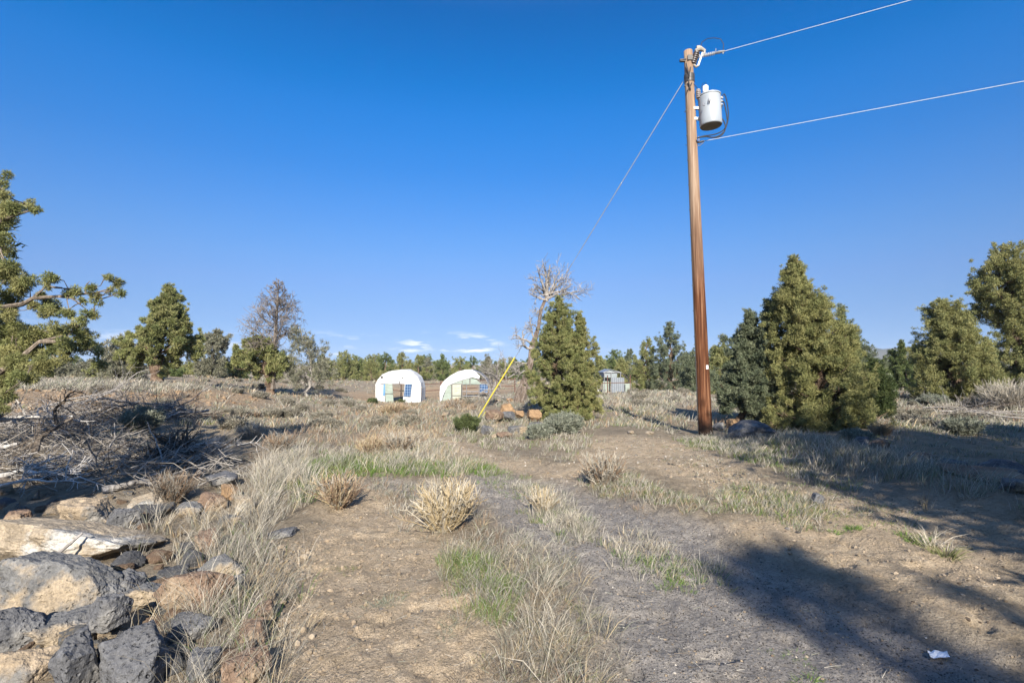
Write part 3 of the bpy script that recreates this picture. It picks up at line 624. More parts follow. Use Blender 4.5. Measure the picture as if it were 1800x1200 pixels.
    for lab, px, py, w, h, kd, sd in (
            ('square tan rock right of the pole foot', 1290, 742, 22, 18, 'orange', 1), ('rounded grey rock touching the pole on its right', 1264, 746, 22, 14, 'grey', 2),
            ('tan wedge rock under the big juniper', 1352, 735, 16, 22, 'tan', 3), ('wide dark boulder in shade under the big juniper', 1332, 762, 78, 34, 'grey', 4),
            ('brown boulder with dark top in the shaded hollow', 1550, 785, 36, 34, 'brown', 5), ('dark bushy sided rock left of the brown boulder', 1522, 778, 30, 24, 'grey', 6),
            ('lone pale grey rock on the sunny bank', 1440, 880, 24, 20, 'grey', 7), ('big grey boulder in shade at the right edge', 1782, 830, 66, 36, 'grey', 8),
            ('long low brown ledge in the shade at right', 1740, 862, 95, 26, 'brown', 9), ('pale broken rock in the shade at the right edge', 1790, 895, 40, 24, 'mixed', 10),
            ('dark rock between brown boulder and right ledge', 1625, 812, 46, 20, 'brown', 12), ('dark grey rock far right above the long ledge', 1690, 830, 44, 22, 'grey', 13),
            ('flat white stone on the bank crest among grass', 1455, 840, 22, 8, 'white', 14), ('orange stone beyond the shadow at right', 1615, 736, 10, 7, 'orange', 15),
            ('flat white stone in grass left of the pole', 1143, 763, 14, 6, 'white', 16), ('flat tan stone in grass left of the pole', 1110, 764, 12, 6, 'tan', 17)):
        rock(lab, px, py, w, h, kd, 700 + sd, yaw=sd * 37, group=G3, big=1.25)
build_rocks()

# ------------------------------------------------------------------ trees
LEAF = {'olive': [(.215, .228, .09), (.17, .19, .075), (.255, .252, .11)], 'green': [(.115, .15, .055), (.09, .12, .045), (.145, .175, .07)],
        'blue': [(.145, .17, .105), (.115, .14, .085), (.18, .20, .125)], 'gold': [(.27, .262, .11), (.22, .222, .09), (.18, .192, .078)],
        'grey': [(.20, .20, .14), (.155, .16, .11), (.245, .235, .17)], 'dark': [(.06, .082, .03), (.045, .065, .025), (.08, .1, .036)]}
def puffs(b, C, R, nl, L, Wd, pal, rng, out=None, up=.35, squash=.9, sub=5):
    """foliage tufts: short scale-leaf twigs standing out of each puff"""
    C = np.asarray(C, float); R = np.asarray(R, float)
    if sub > 1:     # every tuft breaks up into a few ragged sprays
        n0 = len(C); C = np.repeat(C, sub, 0) + unit(rng.normal(size=(n0 * sub, 3))) * np.repeat(R, sub)[:, None] * rng.uniform(.25, .85, (n0 * sub, 1)); R = np.repeat(R, sub) * rng.uniform(.32, .62, n0 * sub)
        if out is not None: out = np.repeat(out, sub, 0)
    w = R ** 2; nb = np.maximum(6, (nl * w / w.sum()).astype(int)); idx = np.repeat(np.arange(len(C)), nb); M = len(idx)
    d = unit(rng.normal(size=(M, 3))); rr = R[idx] * (.35 + .65 * rng.random(M) ** .6)
    p = C[idx] + d * rr[:, None] * [1, 1, squash]
    D = d * .8 + rng.normal(size=(M, 3)) * .45 + np.array([0, 0, up])
    if out is not None: D = D + out[idx] * .5
    D = unit(D); s = unit(np.cross(D, d + (out[idx] * .5 if out is not None else 0) + rng.normal(size=(M, 3)) * .55))
    l = L * (.6 + .8 * rng.random(M)); w_ = Wd * (.6 + .8 * rng.random(M))
    pc = np.array(LEAF[pal]); tint = pc[rng.integers(0, len(pc), len(C))] * (.85 + .3 * rng.random((len(C), 1)))
    c = tint[idx] * (.72 + .56 * rng.random((M, 1)))
    v = np.stack([p - s * w_[:, None] * .5, p + s * w_[:, None] * .5, p + D * l[:, None]], 1)
    b.add(v.reshape(-1, 3), np.arange(M * 3).reshape(-1, 3), np.repeat(c, 3, 0))
LOBES = .46
def limb_path(a, e, n, rng, wob, sag=0.0):
    t = np.linspace(0, 1, n)[:, None]; a = np.asarray(a, float); e = np.asarray(e, float); L = np.linalg.norm(e - a)
    p = a + (e - a) * t; q = rng.normal(size=(n, 3)) * wob * L; q[0] = 0; p = p + q * np.sin(t * math.pi * .9); p[:, 2] -= sag * L * (t * (1 - t))[:, 0] * 4 * .5
    return p
def juniper(label, base, outline, pal, seed, nbr=90, nleaf=9000, L=.09, Wd=.03, puff=.16, trunk_r=.1, clear=None, Y=None, bark=None, lean=None, slope=.45, group='junipers', cat='juniper tree', name='juniper_tree', limbs=True, depthf=1.0, flame=1.0, dense=(.45, .72, .95)):
    """outline: (pixel row, crown centre column, half width) from the top down"""
    rng = np.random.default_rng(seed); g = G(*base) if Y is None else P(base[0], base[1], Y)
    if Y is not None: g[2] = gz(g[0], g[1])[0]
    k = g[1] / 900; o = sorted(outline, key=lambda q: -q[0])
    zz = np.array([P(q[1], q[0], g[1])[2] - g[2] for q in o]); cx = np.array([P(q[1], q[0], g[1])[0] - g[0] for q in o]); hw = np.array([q[2] * k for q in o])
    H = zz[-1]; root = empty(name, g, label, cat, group)
    tp = [(0, 0, -.1), (cx[0] * .15, 0, zz[0] * .4)] + [(cx[i] * .8, rng.normal() * .04, zz[i]) for i in range(0, len(o))]
    tp = np.array(sorted(tp, key=lambda q: q[2])); tz = tp[:, 2]
    zs = np.linspace(-.1, H * .97, 14); path = np.stack([np.interp(zs, tz, tp[:, 0]), np.interp(zs, tz, tp[:, 1]), zs], -1)
    path[1:-1, :2] += rng.normal(size=(12, 2)) * .012 * H
    tb = MB(); rad = trunk_r * (1 - zs / H * .93) ** .8; rad[0] *= 1.35
    tb.tube(path, np.maximum(rad, .008), 9, rough=.22, rng=rng)
    nbr = int(nbr * LOBES)
    puff *= 1.2
    hs = np.sort(zz[0] + (H - zz[0]) * rng.random(nbr) ** 1.05); pw = np.interp(hs, zz, hw)
    # more branches where the crown is wide
    C, R, O = [], [], []
    ga = rng.random() * 6.28
    for i, h in enumerate(hs):
        az = ga + i * 2.39996 + rng.normal() * .35; r = max(pw[i] * rng.uniform(.5, 1.08) - puff * .4, pw[i] * .2); c0 = np.interp(h, zz, cx)
        dirv = np.array([math.cos(az), math.sin(az) * depthf, 0]); e = np.array([c0, 0, h]) + dirv * r
        ah = max(h - r * slope * rng.uniform(.6, 1.3), zz[0] * .6); a = np.array([np.interp(ah, zs, path[:, 0]), np.interp(ah, zs, path[:, 1]), ah])
        lp = limb_path(a, e, 6, rng, .04, .12)
        if limbs: tb.tube(lp, np.linspace(max(trunk_r * .22, .006), .004, 6), 4, cap=False)
        # each bough ends in a ragged flame of foliage that turns upward
        lobe = rng.uniform(.6, 1.25) * min(1, .5 + r / (puff * 4)); rise = puff * rng.uniform(1.2, 3.6) * lobe * flame
        for f in (.55, .72, .84, .93):
            if r < puff * 1.2 and f < .8 or rng.random() < .12: continue
            q = np.array([np.interp(f, np.linspace(0, 1, 6), lp[:, m]) for m in range(3)]) + rng.normal(size=3) * puff * .5 * lobe
            C.append(q); R.append(puff * rng.uniform(.45, .85) * lobe); O.append(unit(dirv + [0, 0, .5]))
        for u in (0, .35, .7, 1.0):
            C.append(e - [0, 0, rise * .75] + dirv * rise * u * .25 + np.array([0, 0, rise * u]) + rng.normal(size=3) * puff * .18); R.append(puff * lobe * rng.uniform(.7, .95) * (1 - .62 * u)); O.append(unit(dirv * .6 + [0, 0, 1.0]))
    for q in np.linspace(.72, 1.0, 9):
        w_ = np.interp(H * q, zz, hw) * .35; C.append(np.array([np.interp(H * q, zz, cx) + rng.normal() * w_, rng.normal() * w_, H * q - puff * .4])); R.append(puff * (1.25 - .8 * q) * 1.3); O.append(np.array([0, 0, 1.0]))
    tb.build('trunk', bark or M_BARK, root, smooth=False)
    fine = .82 if g[1] > 30 else .62; cb = MB(); puffs(cb, C, R, int(nleaf / fine ** 1.9), L * fine, Wd * fine, pal, rng, np.array(O)); cb.build('crown', M_LEAF, root)
    return root

RMIN = [.003]
def branchy(b, p, d, L, r, lev, rng, kids=4, wob=.18, up=.0, n=6, col=(1, 1, 1), sp=.9, taper=.35):
    p = np.array(p, float); d = unit(d); pts = [p.copy()]; dirs = [d]
    for i in range(n - 1):
        d = unit(d + rng.normal(size=3) * wob + np.array([0, 0, up])); p = p + d * L / (n - 1); pts.append(p.copy()); dirs.append(d)
    b.tube(pts, np.linspace(max(r, RMIN[0]), max(r * taper, RMIN[0]), n), 6 if r > .03 else 4 if r > .012 else 3, col, cap=r > .02, rough=.15, rng=rng)
    if lev > 0:
        for k in range(kids):
            f = rng.uniform(.25, 1.0); i = min(int(f * (n - 1)), n - 1); q = unit(np.cross(dirs[i], rng.normal(size=3)))
            branchy(b, pts[i], dirs[i] * .7 + q * sp, L * rng.uniform(.35, .62), max(r * (1 - f * .6) * .5, .004), lev - 1, rng, kids, wob * 1.1, up, max(4, n - 1), col, sp, taper)

def build_trees():
    J = juniper
    # ---- left side
    J('tall spreading juniper with leaning red brown trunk left of the half dead tree', (277, 672), [(505, 298, 6), (520, 298, 16), (545, 299, 28), (565, 292, 36), (582, 285, 50), (598, 285, 58), (612, 280, 64), (622, 268, 50), (630, 262, 30)], 'olive', 31, 150, 42000, .17, .055, .27, .26)
    J('low juniper with pale split trunk just behind the leaning one', (218, 666), [(596, 212, 16), (606, 214, 30), (625, 220, 40), (645, 222, 40), (658, 220, 24)], 'grey', 32, 90, 15000, .18, .06, .32, .3, Y=34)
    J('rounded grey green juniper between the leaning juniper and half dead tree', (376, 657), [(580, 380, 6), (590, 379, 17), (608, 377, 26), (630, 373, 34), (648, 372, 36), (656, 372, 28)], 'grey', 33, 90, 15000, .2, .07, .36, .2, Y=46)
    J('tiny bright green conical juniper beneath the spreading juniper', (308, 664), [(633, 308, 2), (645, 308, 8), (655, 308, 13), (663, 308, 12)], 'green', 34, 40, 4000, .14, .05, .2, .1, Y=42)
    half = J('half dead juniper with bare grey top over green lower boughs', (477, 692), [(594, 452, 12), (606, 455, 26), (622, 462, 44), (630, 466, 66), (642, 460, 58), (648, 462, 36)], 'olive', 35, 110, 26000, .16, .055, .26, .24)
    rng = np.random.default_rng(36); g = np.array(half.location); k = g[1] / 900; b = MB(); top = P(490, 495, g[1]) - g
    zs = np.linspace(.3, top[2], 14); ax = np.stack([np.interp(zs, [0, top[2]], [0, top[0]]), zs * 0, zs], -1)
    b.tube(ax, np.linspace(.20, .02, 14), 8, rough=.15, rng=rng)
    RMIN[0] = .010
    for i in range(52):
        h = rng.uniform(.36, .99); z = top[2] * h; x = top[0] * h; L = (1.02 - h) ** .8 * 3.3 * rng.uniform(.55, 1.0) + .15; az = i * 2.4
        branchy(b, (x, 0, z), (math.cos(az), math.sin(az), .5), L, .05 * (1.15 - h), 2, rng, 6, .16, .05, 6)
    RMIN[0] = .003
    b.build('dead_top', M_TWIG, half)
    J('grey half bare juniper bush at the right foot of the half dead tree', (540, 668), [(570, 520, 6), (588, 528, 22), (610, 540, 34), (635, 548, 48), (655, 550, 50), (668, 548, 40)], 'grey', 37, 90, 8000, .16, .04, .26, .10, Y=30.5, bark=M_DEAD)
    # ---- big juniper reaching in from the left edge
    near_juniper()
    # ---- centre
    J('dense green conical juniper in front of the grey snag', (985, 736), [(522, 982, 3), (535, 982, 14), (555, 982, 28), (590, 981, 42), (620, 982, 52), (660, 984, 60), (700, 986, 62), (722, 987, 56), (735, 988, 40)], 'olive', 41, 320, 90000, .085, .021, .145, .10, slope=.8)
    J('slimmer juniper spire joined to the right of the dense green one', (1020, 736), [(548, 1018, 3), (566, 1019, 14), (590, 1021, 22), (625, 1023, 31), (670, 1023, 34), (710, 1020, 34), (732, 1016, 26)], 'gold', 42, 180, 42000, .08, .02, .12, .07, slope=.9)
    snag()
    # ---- right of centre
    far = 'junipers in the middle distance'
    J('pointed grey green juniper, taller one of the pair left of the pole', (1176, 687), [(566, 1175, 3), (580, 1176, 11), (600, 1178, 23), (625, 1180, 33), (655, 1182, 42), (680, 1182, 46), (687, 1182, 38)], 'blue', 51, 200, 32000, .13, .042, .24, .14, slope=.8, group=far)
    J('rounder juniper, shorter one of the pair left of the pole', (1132, 687), [(596, 1140, 4), (610, 1138, 15), (632, 1134, 27), (660, 1130, 36), (682, 1128, 40), (687, 1128, 30)], 'olive', 52, 150, 24000, .13, .042, .24, .12, slope=.8, group=far)
    J('low juniper partly hidden behind the pole foot', (1222, 690), [(606, 1225, 6), (630, 1225, 22), (660, 1222, 34), (690, 1222, 36)], 'blue', 53, 110, 16000, .14, .045, .26, .12, Y=33, group=far)
    J('broad juniper directly right of the pole behind the tall group', (1266, 690), [(608, 1268, 8), (622, 1265, 26), (645, 1262, 40), (675, 1264, 46), (690, 1266, 40)], 'olive', 54, 130, 20000, .15, .05, .27, .14, Y=34, group=far)
    grp = 'junipers of the large clump right of the pole'
    J('pale blue green juniper with visible trunk at the left of the clump', (1300, 728), [(548, 1318, 4), (562, 1318, 14), (590, 1314, 26), (615, 1311, 33), (645, 1308, 38), (675, 1304, 44), (704, 1300, 40)], 'blue', 61, 220, 44000, .10, .03, .18, .10, Y=14.2, slope=.6, group=grp)
    J('largest juniper, broad cone in the middle of the clump', (1425, 752), [(455, 1397, 5), (468, 1397, 15), (490, 1394, 24), (512, 1398, 34), (535, 1408, 42), (565, 1418, 56), (600, 1428, 72), (640, 1436, 82), (680, 1438, 98), (715, 1444, 104), (742, 1446, 92), (752, 1444, 64)], 'gold', 62, 460, 150000, .085, .023, .19, .2, slope=.55, group=grp)
    J('narrow juniper spire on the left shoulder of the largest juniper', (1352, 740), [(528, 1350, 4), (545, 1350, 13), (580, 1350, 22), (630, 1350, 32), (690, 1348, 40), (728, 1348, 34)], 'blue', 63, 150, 32000, .09, .027, .17, .09, Y=13.8, slope=.6, group=grp)
    J('grey green juniper behind the right side of the largest juniper', (1492, 725), [(538, 1478, 3), (552, 1479, 10), (580, 1484, 22), (610, 1491, 33), (645, 1500, 44), (680, 1502, 46), (715, 1502, 42)], 'blue', 64, 190, 38000, .10, .03, .19, .1, Y=18.5, slope=.6, group=grp)
    J('dark low juniper at the right foot of the clump', (1532, 728), [(632, 1535, 8), (650, 1536, 18), (680, 1535, 28), (710, 1532, 32), (726, 1530, 24)], 'dark', 65, 110, 20000, .10, .03, .19, .08, Y=16.5, slope=.5, group=grp)
    rt = 'junipers at the right edge'
    J('round topped young juniper with pink trunks in the gap at right', (1570, 687), [(616, 1568, 6), (626, 1567, 17), (642, 1566, 24), (660, 1570, 26), (672, 1572, 18)], 'green', 71, 90, 12000, .16, .05, .27, .1, Y=42, group=rt)
    J('thin spire juniper in the gap at right', (1590, 686), [(597, 1584, 2), (615, 1585, 6), (635, 1588, 14), (660, 1594, 21), (684, 1596, 22)], 'green', 72, 90, 11000, .15, .05, .22, .1, Y=41, group=rt)
    J('distant juniper half hidden beside the thin spire', (1616, 684), [(606, 1608, 5), (620, 1610, 14), (650, 1615, 22), (684, 1618, 20)], 'olive', 73, 70, 8000, .18, .06, .3, .1, Y=50, group=rt)
    J('broad dark based juniper left of the tallest right tree', (1690, 703), [(525, 1657, 8), (535, 1659, 20), (555, 1662, 32), (580, 1668, 42), (605, 1676, 56), (635, 1680, 70), (665, 1682, 78), (688, 1684, 70), (700, 1686, 52)], 'gold', 74, 300, 75000, .12, .038, .26, .22, slope=.5, group=rt)
    J('tallest juniper with bare dark trunk at the right edge', (1762, 694), [(432, 1760, 14), (440, 1761, 30), (460, 1764, 42), (485, 1762, 50), (510, 1762, 58), (540, 1766, 46), (560, 1780, 32), (580, 1792, 26), (610, 1800, 32), (640, 1803, 38), (672, 1800, 32)], 'gold', 75, 230, 62000, .14, .045, .31, .22, slope=.45, group=rt)
    J('juniper cut by the right edge beside the tallest one', (1822, 694), [(572, 1822, 14), (600, 1822, 32), (640, 1820, 42), (680, 1818, 36)], 'olive', 76, 120, 22000, .14, .045, .3, .15, Y=25, group=rt)
    J('far juniper seen between the clump and the gap at right', (1545, 684), [(640, 1543, 5), (648, 1543, 12), (665, 1543, 18), (684, 1543, 16)], 'blue', 77, 60, 7000, .2, .07, .36, .1, Y=62, group=rt)
    # ---- the tree line behind
    tl = 'junipers of the tree line behind the shelters'
    for lab, px, by, top, hw, Y, pal, sd in (
            ('dark juniper bush of the tree line at the far left', 22, 668, 640, 26, 42, 'green', 1), ('bushy juniper of the tree line, second from the left edge', 66, 668, 634, 26, 44, 'olive', 2),
            ('juniper bush under the overhanging left bough', 108, 668, 630, 26, 46, 'grey', 3), ('pale juniper bush right of the overhanging left bough', 150, 667, 636, 26, 44, 'grey', 4),
            ('small juniper bush left of the pale split trunk', 186, 667, 642, 18, 44, 'olive', 5), ('juniper bush in the gap left of the rounded grey green one', 338, 660, 638, 20, 52, 'olive', 6),
            ('round juniper right behind the green boughs of the half dead tree', 418, 660, 618, 24, 50, 'green', 7), ('small juniper peeping out at the right of the grey half bare bush', 578, 664, 632, 20, 70, 'olive', 8),
            ('twin topped juniper of the tree line, leftmost clear of the half dead tree', 606, 668, 622, 20, 72, 'olive', 9), ('juniper with rounded top next to the twin topped one', 628, 668, 624, 18, 76, 'green', 10),
            ('low juniper left above the first white shelter', 652, 668, 630, 20, 74, 'olive', 11), ('slim topped juniper above the left shoulder of the first white shelter', 676, 667, 622, 17, 80, 'green', 12),
            ('tallest juniper of the tree line above the first white shelter', 707, 667, 617, 24, 76, 'gold', 13), ('juniper above the right shoulder of the first white shelter', 735, 667, 628, 20, 78, 'olive', 14),
            ('pointed juniper between the two white shelters', 752, 667, 626, 12, 82, 'grey', 15), ('wide juniper behind the gap between the shelters', 778, 667, 626, 20, 76, 'green', 16),
            ('rounded juniper above the left of the torn shelter', 808, 667, 627, 20, 78, 'olive', 17), ('small pointed juniper above the torn shelter', 832, 668, 631, 14, 84, 'green', 18),
            ('juniper behind the roof of the torn shelter', 856, 668, 626, 18, 78, 'grey', 19), ('juniper behind the fallen grey branches', 884, 668, 628, 20, 80, 'olive', 20),
            ('juniper of the tree line hidden behind the grey snag', 912, 670, 634, 20, 80, 'green', 21), ('juniper just right of the slim green spire', 1052, 672, 622, 18, 62, 'olive', 22),
            ('dark juniper behind the grey shed roof', 1080, 672, 620, 18, 64, 'green', 23), ('slim juniper right of the grey shed', 1106, 672, 614, 14, 60, 'blue', 24),
            ('juniper left of the pair near the pole', 1092, 680, 634, 18, 56, 'gold', 25), ('juniper far behind the pole, left side', 1206, 676, 618, 16, 64, 'dark', 26),
            ('juniper of the tree line seen left of the blue green one', 1286, 680, 624, 20, 56, 'olive', 27), ('juniper low behind the blue green one', 1330, 680, 630, 22, 60, 'green', 28),
            ('juniper seen through the gap right of the thin spire', 1640, 684, 624, 24, 58, 'olive', 29), ('juniper behind the tallest right tree', 1736, 684, 612, 26, 56, 'green', 30)):
        hw *= 1.25; j = (sd * 7 % 5 - 2); top = top + (sd * 13 % 9) - 4; h = by - top
        prof = (((0, .3), (.14, .62), (.35, .85), (.6, 1.05), (.85, 1.0), (.99, .7)), ((0, .08), (.2, .35), (.45, .6), (.7, .85), (.9, 1.0), (.99, .75)), ((0, .2), (.1, .5), (.22, .6), (.3, .35), (.5, .95), (.8, 1.1), (.99, .6)))[sd % 3]
        J(lab, (px, by), [(top + h * t, px + j * (1 - t), hw * w_) for t, w_ in prof], pal, 800 + sd, 56, 6500, .20, .075, .36 + .1 * (sd % 2), .14, Y=Y, group=tl, flame=.6 + .5 * (sd % 2))
    rng = np.random.default_rng(70); src = [o for o in bpy.data.objects if o.parent is None and o.get('group') == tl][8:20]
    for i, px in enumerate(np.concatenate([np.linspace(560, 1240, 34), np.linspace(1500, 1660, 8), np.linspace(10, 420, 14)])):
        o = copy_tree(src[int(rng.integers(0, len(src)))]); p = P(px + rng.uniform(-9, 9), 660, rng.uniform(92, 130)); s = rng.uniform(.8, 1.25)
        o.location = (p[0], p[1], gz(p[0], p[1])[0]); o.scale = (s * 1.25, s * 1.25, s); o.rotation_euler.z = rng.uniform(0, 6.28); tag(o, 'small juniper of the farthest row behind the tree line', 'juniper tree', 'junipers of the farthest row')
    # ---- trees standing behind and beside the photographer, whose shadows fall into the picture
    def behind(label, x, y, H, prof, pal, seed, nbr, nleaf, puff, clear, dense=(.5, .75, .95)):
        rng = np.random.default_rng(seed); g = np.array([x, y, gz(x, y)[0]]); root = empty('juniper_tree', g, label, 'juniper tree', 'junipers beside the track')
        tb = MB(); zs = np.linspace(-.1, H * .96, 10); tb.tube(np.stack([rng.normal(size=10) * .06, rng.normal(size=10) * .06, zs], -1), np.linspace(.24, .02, 10), 8, rough=.2, rng=rng)
        C, R, O = [], [], []
        for i in range(nbr):
            h = H * (clear + (1 - clear) * rng.random()); r = np.interp(h / H, [q[0] for q in prof], [q[1] for q in prof]) * rng.uniform(.7, 1.05); az = i * 2.4
            dv = np.array([math.cos(az), math.sin(az), 0]); e = dv * r + [0, 0, h]; lp = limb_path((0, 0, max(h - .5 * r, .3)), e, 5, rng, .04); tb.tube(lp, np.linspace(.05, .008, 5), 4, cap=False)
            for f in dense: C.append(lp[0] + (lp[-1] - lp[0]) * f + rng.normal(size=3) * puff * .3); R.append(puff * rng.uniform(.7, 1.2)); O.append(dv)
        tb.build('trunk', M_BARK, root); cb = MB(); puffs(cb, C, R, nleaf, .22, .09, pal, rng, np.array(O)); cb.build('crown', M_LEAF, root); return root
    behind('tall dense juniper whose shadow fills the hollow at right', 8.1, -1.2, 7.4, [(0, 3.7), (.5, 3.9), (.9, 3.3), (1, 2.7)], 'olive', 91, 330, 40000, .6, .03)
    behind('broad juniper shading the right edge', 12.6, .6, 6.6, [(0, 2.4), (.5, 2.6), (.85, 1.8), (1, .8)], 'olive', 92, 120, 18000, .5, .05)
    behind('second broad juniper shading ground beyond the hollow', 13.5, 3.2, 6.6, [(0, .5), (.4, .9), (.6, 2.2), (.85, 2.0), (1, 1.0)], 'gold', 93, 70, 9000, .45, .35)
    behind('slender open juniper whose shadow streaks the gravel', 3.25, -13.0, 10.05, [(0, .7), (.5, 1.0), (.75, .8), (1, .3)], 'olive', 94, 30, 2300, .30, .40, (.5, .95))
    behind('second slender juniper casting the shorter streak on the gravel', 4.35, -13.6, 9.9, [(0, .5), (.6, .7), (.85, .45), (1, .2)], 'olive', 97, 22, 1800, .26, .45, (.5, .95))
    behind('slim juniper beside the photographer shading the left field', -4.9, .5, 7.8, [(0, .9), (.5, 1.0), (.8, .8), (1, .25)], 'olive', 95, 34, 2600, .34, .4)

def near_juniper():
    rng = np.random.default_rng(38); Y0 = 7.8; base = np.array([-9.2, 8.0, 0]); base[2] = gz(base[0], base[1])[0]
    root = empty('juniper_tree', base, 'large juniper reaching in from the left edge with twisted low boughs', 'juniper tree', None)
    tb, cb = MB(), MB()
    L = lambda pts, r0, r1: tb.tube(np.array([P(a, c, Y0 + dy) for a, c, dy in pts]) - base, np.linspace(r0, r1, len(pts)), 7, rough=.18, rng=rng)
    tb.tube([(0, 0, -.2), (.1, 0, .8), (.05, 0, 1.8), (.2, .1, 2.7), (.1, 0, 3.6), (.2, 0, 4.6)], [.34, .27, .24, .17, .10, .03], 10, rough=.2, rng=rng)
    L([(-140, 690, .2), (-60, 668, .1), (0, 654, 0), (45, 622, 0), (70, 600, .1), (110, 590, .1)], .075, .012)
    L([(-120, 560, .2), (-30, 545, .1), (40, 535, 0), (58, 524, 0), (100, 521, 0), (135, 518, .1), (165, 515, .1), (190, 508, .1)], .045, .006)
    L([(100, 521, 0), (125, 524, -.1), (142, 534, -.1)], .02, .006); L([(150, 516, 0), (152, 500, 0), (158, 494, 0)], .012, .004)
    L([(-110, 420, .1), (-20, 400, 0), (20, 380, 0), (55, 370, 0)], .06, .01); L([(70, 600, .1), (120, 600, 0), (150, 610, 0), (172, 625, 0)], .03, .008)
    L([(-60, 668, .1), (-10, 690, -.2), (15, 700, -.3)], .04, .01); L([(58, 524, 0), (85, 500, 0)], .025, .008)
    pts = [(5, 316, 17), (-15, 345, 26), (6, 345, 16), (30, 366, 22), (50, 360, 14), (62, 370, 12), (5, 380, 24), (-20, 400, 30), (2, 428, 24), (14, 442, 12), (-20, 460, 30), (3, 470, 22), (18, 488, 22), (46, 494, 22), (35, 508, 16), (88, 490, 15), (82, 503, 10),
           (122, 515, 13), (138, 512, 12), (160, 508, 10), (168, 524, 13), (190, 488, 9), (206, 500, 13), (212, 514, 10), (194, 512, 9), (145, 530, 9), (15, 525, 28), (-20, 520, 40), (60, 540, 16), (82, 534, 16), (100, 545, 18), (120, 552, 16), (85, 556, 20), (152, 556, 15), (165, 552, 10),
           (140, 585, 16), (128, 572, 12), (25, 570, 34), (-20, 590, 50), (66, 578, 26), (104, 584, 22), (120, 600, 18), (155, 590, 16), (162, 604, 14), (148, 616, 18), (172, 624, 12), (182, 640, 10), (60, 610, 26), (20, 612, 34), (92, 620, 18), (112, 628, 14), (30, 645, 26), (62, 640, 22), (-10, 640, 36), (8, 662, 22), (45, 664, 18),
           (100, 640, 10), (8, 694, 14), (4, 716, 10), (-14, 700, 20), (20, 695, 9), (170, 640, 10), (38, 590, 22), (80, 600, 20), (14, 548, 20), (130, 612, 14), (75, 520, 12), (30, 660, 18), (15, 672, 16)]
    C, R = [], []
    for px, py, r in pts:
        C.append(P(px, py, Y0 + rng.uniform(-.45, .5)) - base); R.append(r * Y0 / 900)
    for k in range(170):   # the rest of the crown, outside the picture
        z = rng.uniform(1.0, 4.5); r = rng.uniform(.4, 1) * np.interp(z, [1, 2.4, 3.6, 4.6], [1.5, 1.7, 1.0, .3]); a = rng.uniform(0, 6.28); q = np.array([r * math.cos(a), r * math.sin(a), z])
        if (q[0] + base[0]) / (q[1] + base[1]) > -1.02: continue
        C.append(q); R.append(rng.uniform(.25, .45))
    nv = len(pts); C = np.array(C); R = np.array(R)
    for s, n, pal in ((np.arange(0, nv, 2), 52000, 'gold'), (np.arange(1, nv, 2), 56000, 'olive'), (np.arange(nv, len(C)), 16000, 'olive')):
        puffs(cb, C[s], R[s] * .95, n,   .043 if s[0] < nv else .1, .0115 if s[0] < nv else .03, pal, rng, None, .1, .95)
    for i in range(nv):
        a = C[i]; j = np.argsort(((C[:nv] - a) ** 2).sum(1))[1 + rng.integers(0, 3)]; tb.tube(limb_path(C[j], a, 4, rng, .08), [.012, .009, .006, .004], 4, cap=False)
    tb.build('trunk', m_wood('grey_bark', [(.3, (.05, .042, .035)), (.5, (.15, .125, .10)), (.7, (.26, .22, .18))]), root); cb.build('crown', M_LEAF, root)

def snag():
    rng = np.random.default_rng(44); g = G(918, 705); Y = g[1]
    root = empty('dead_tree', g, 'tall bare grey snag with split trunk standing on the rock mound', 'dead tree')
    Q = lambda px, py, dy=0: P(px, py, Y + dy) - g
    tb = MB(); path = [Q(916, 708), Q(919, 690), Q(922, 668, .1), Q(933, 640, -.1), Q(936, 610, .1), Q(947, 575, 0), Q(951, 545, .1), Q(960, 522), Q(962, 505)]
    tb.tube(path, [.24, .18, .15, .115, .125, .08, .075, .055, .05], 10, rough=.32, rng=rng); tb.tube([Q(908, 707, -.2), Q(912, 690, -.2), Q(917, 672, -.1)], [.16, .13, .03], 7, rough=.3, rng=rng)
    tb.tube([Q(930, 650), Q(932, 628, -.1), Q(926, 640, -.15)], [.1, .06, .02], 5)
    tb.build('trunk', m_wood('weathered_trunk', [(.3, (.05, .038, .03)), (.5, (.135, .108, .088)), (.7, (.27, .24, .21))]), root)
    RMIN[0] = .008; b = MB(); z = Q(961, 515)
    for px, py, dy in ((938, 476, .3), (950, 456, -.3), (968, 452, .2), (985, 462, -.4), (1005, 470, .5), (1030, 492, -.3), (1040, 498, .4), (1012, 505, -.6), (932, 516, .3), (925, 520, -.4), (975, 470, .9), (955, 470, -.9)):
        e = Q(px, py, dy) - z; branchy(b, z + np.array([0, 0, rng.uniform(-.4, .15)]), e + [0, 0, .2], np.linalg.norm(e) * .88, .045, 2, rng, 6, .15, .03, 7, sp=.8)
    b.tube([Q(960, 520), Q(963, 490), Q(967, 465)], [.1, .06, .02], 7)
    for s, e, r in (((936, 612), (905, 592), .07), ((938, 605), (912, 575), .055), ((934, 635), (898, 640), .045), ((940, 596), (905, 566), .04), ((944, 580), (925, 560), .03), ((946, 570), (935, 540), .025), ((930, 650), (888, 655), .04)):
        a = Q(*s); v = Q(*e, rng.uniform(-.6, .3)) - a; branchy(b, a, v, np.linalg.norm(v) * 1.0, r, 2, rng, 5, .28, .04, 6, sp=1.0)
    RMIN[0] = .003; b.build('dead_branches', M_DEAD, root)
build_trees()

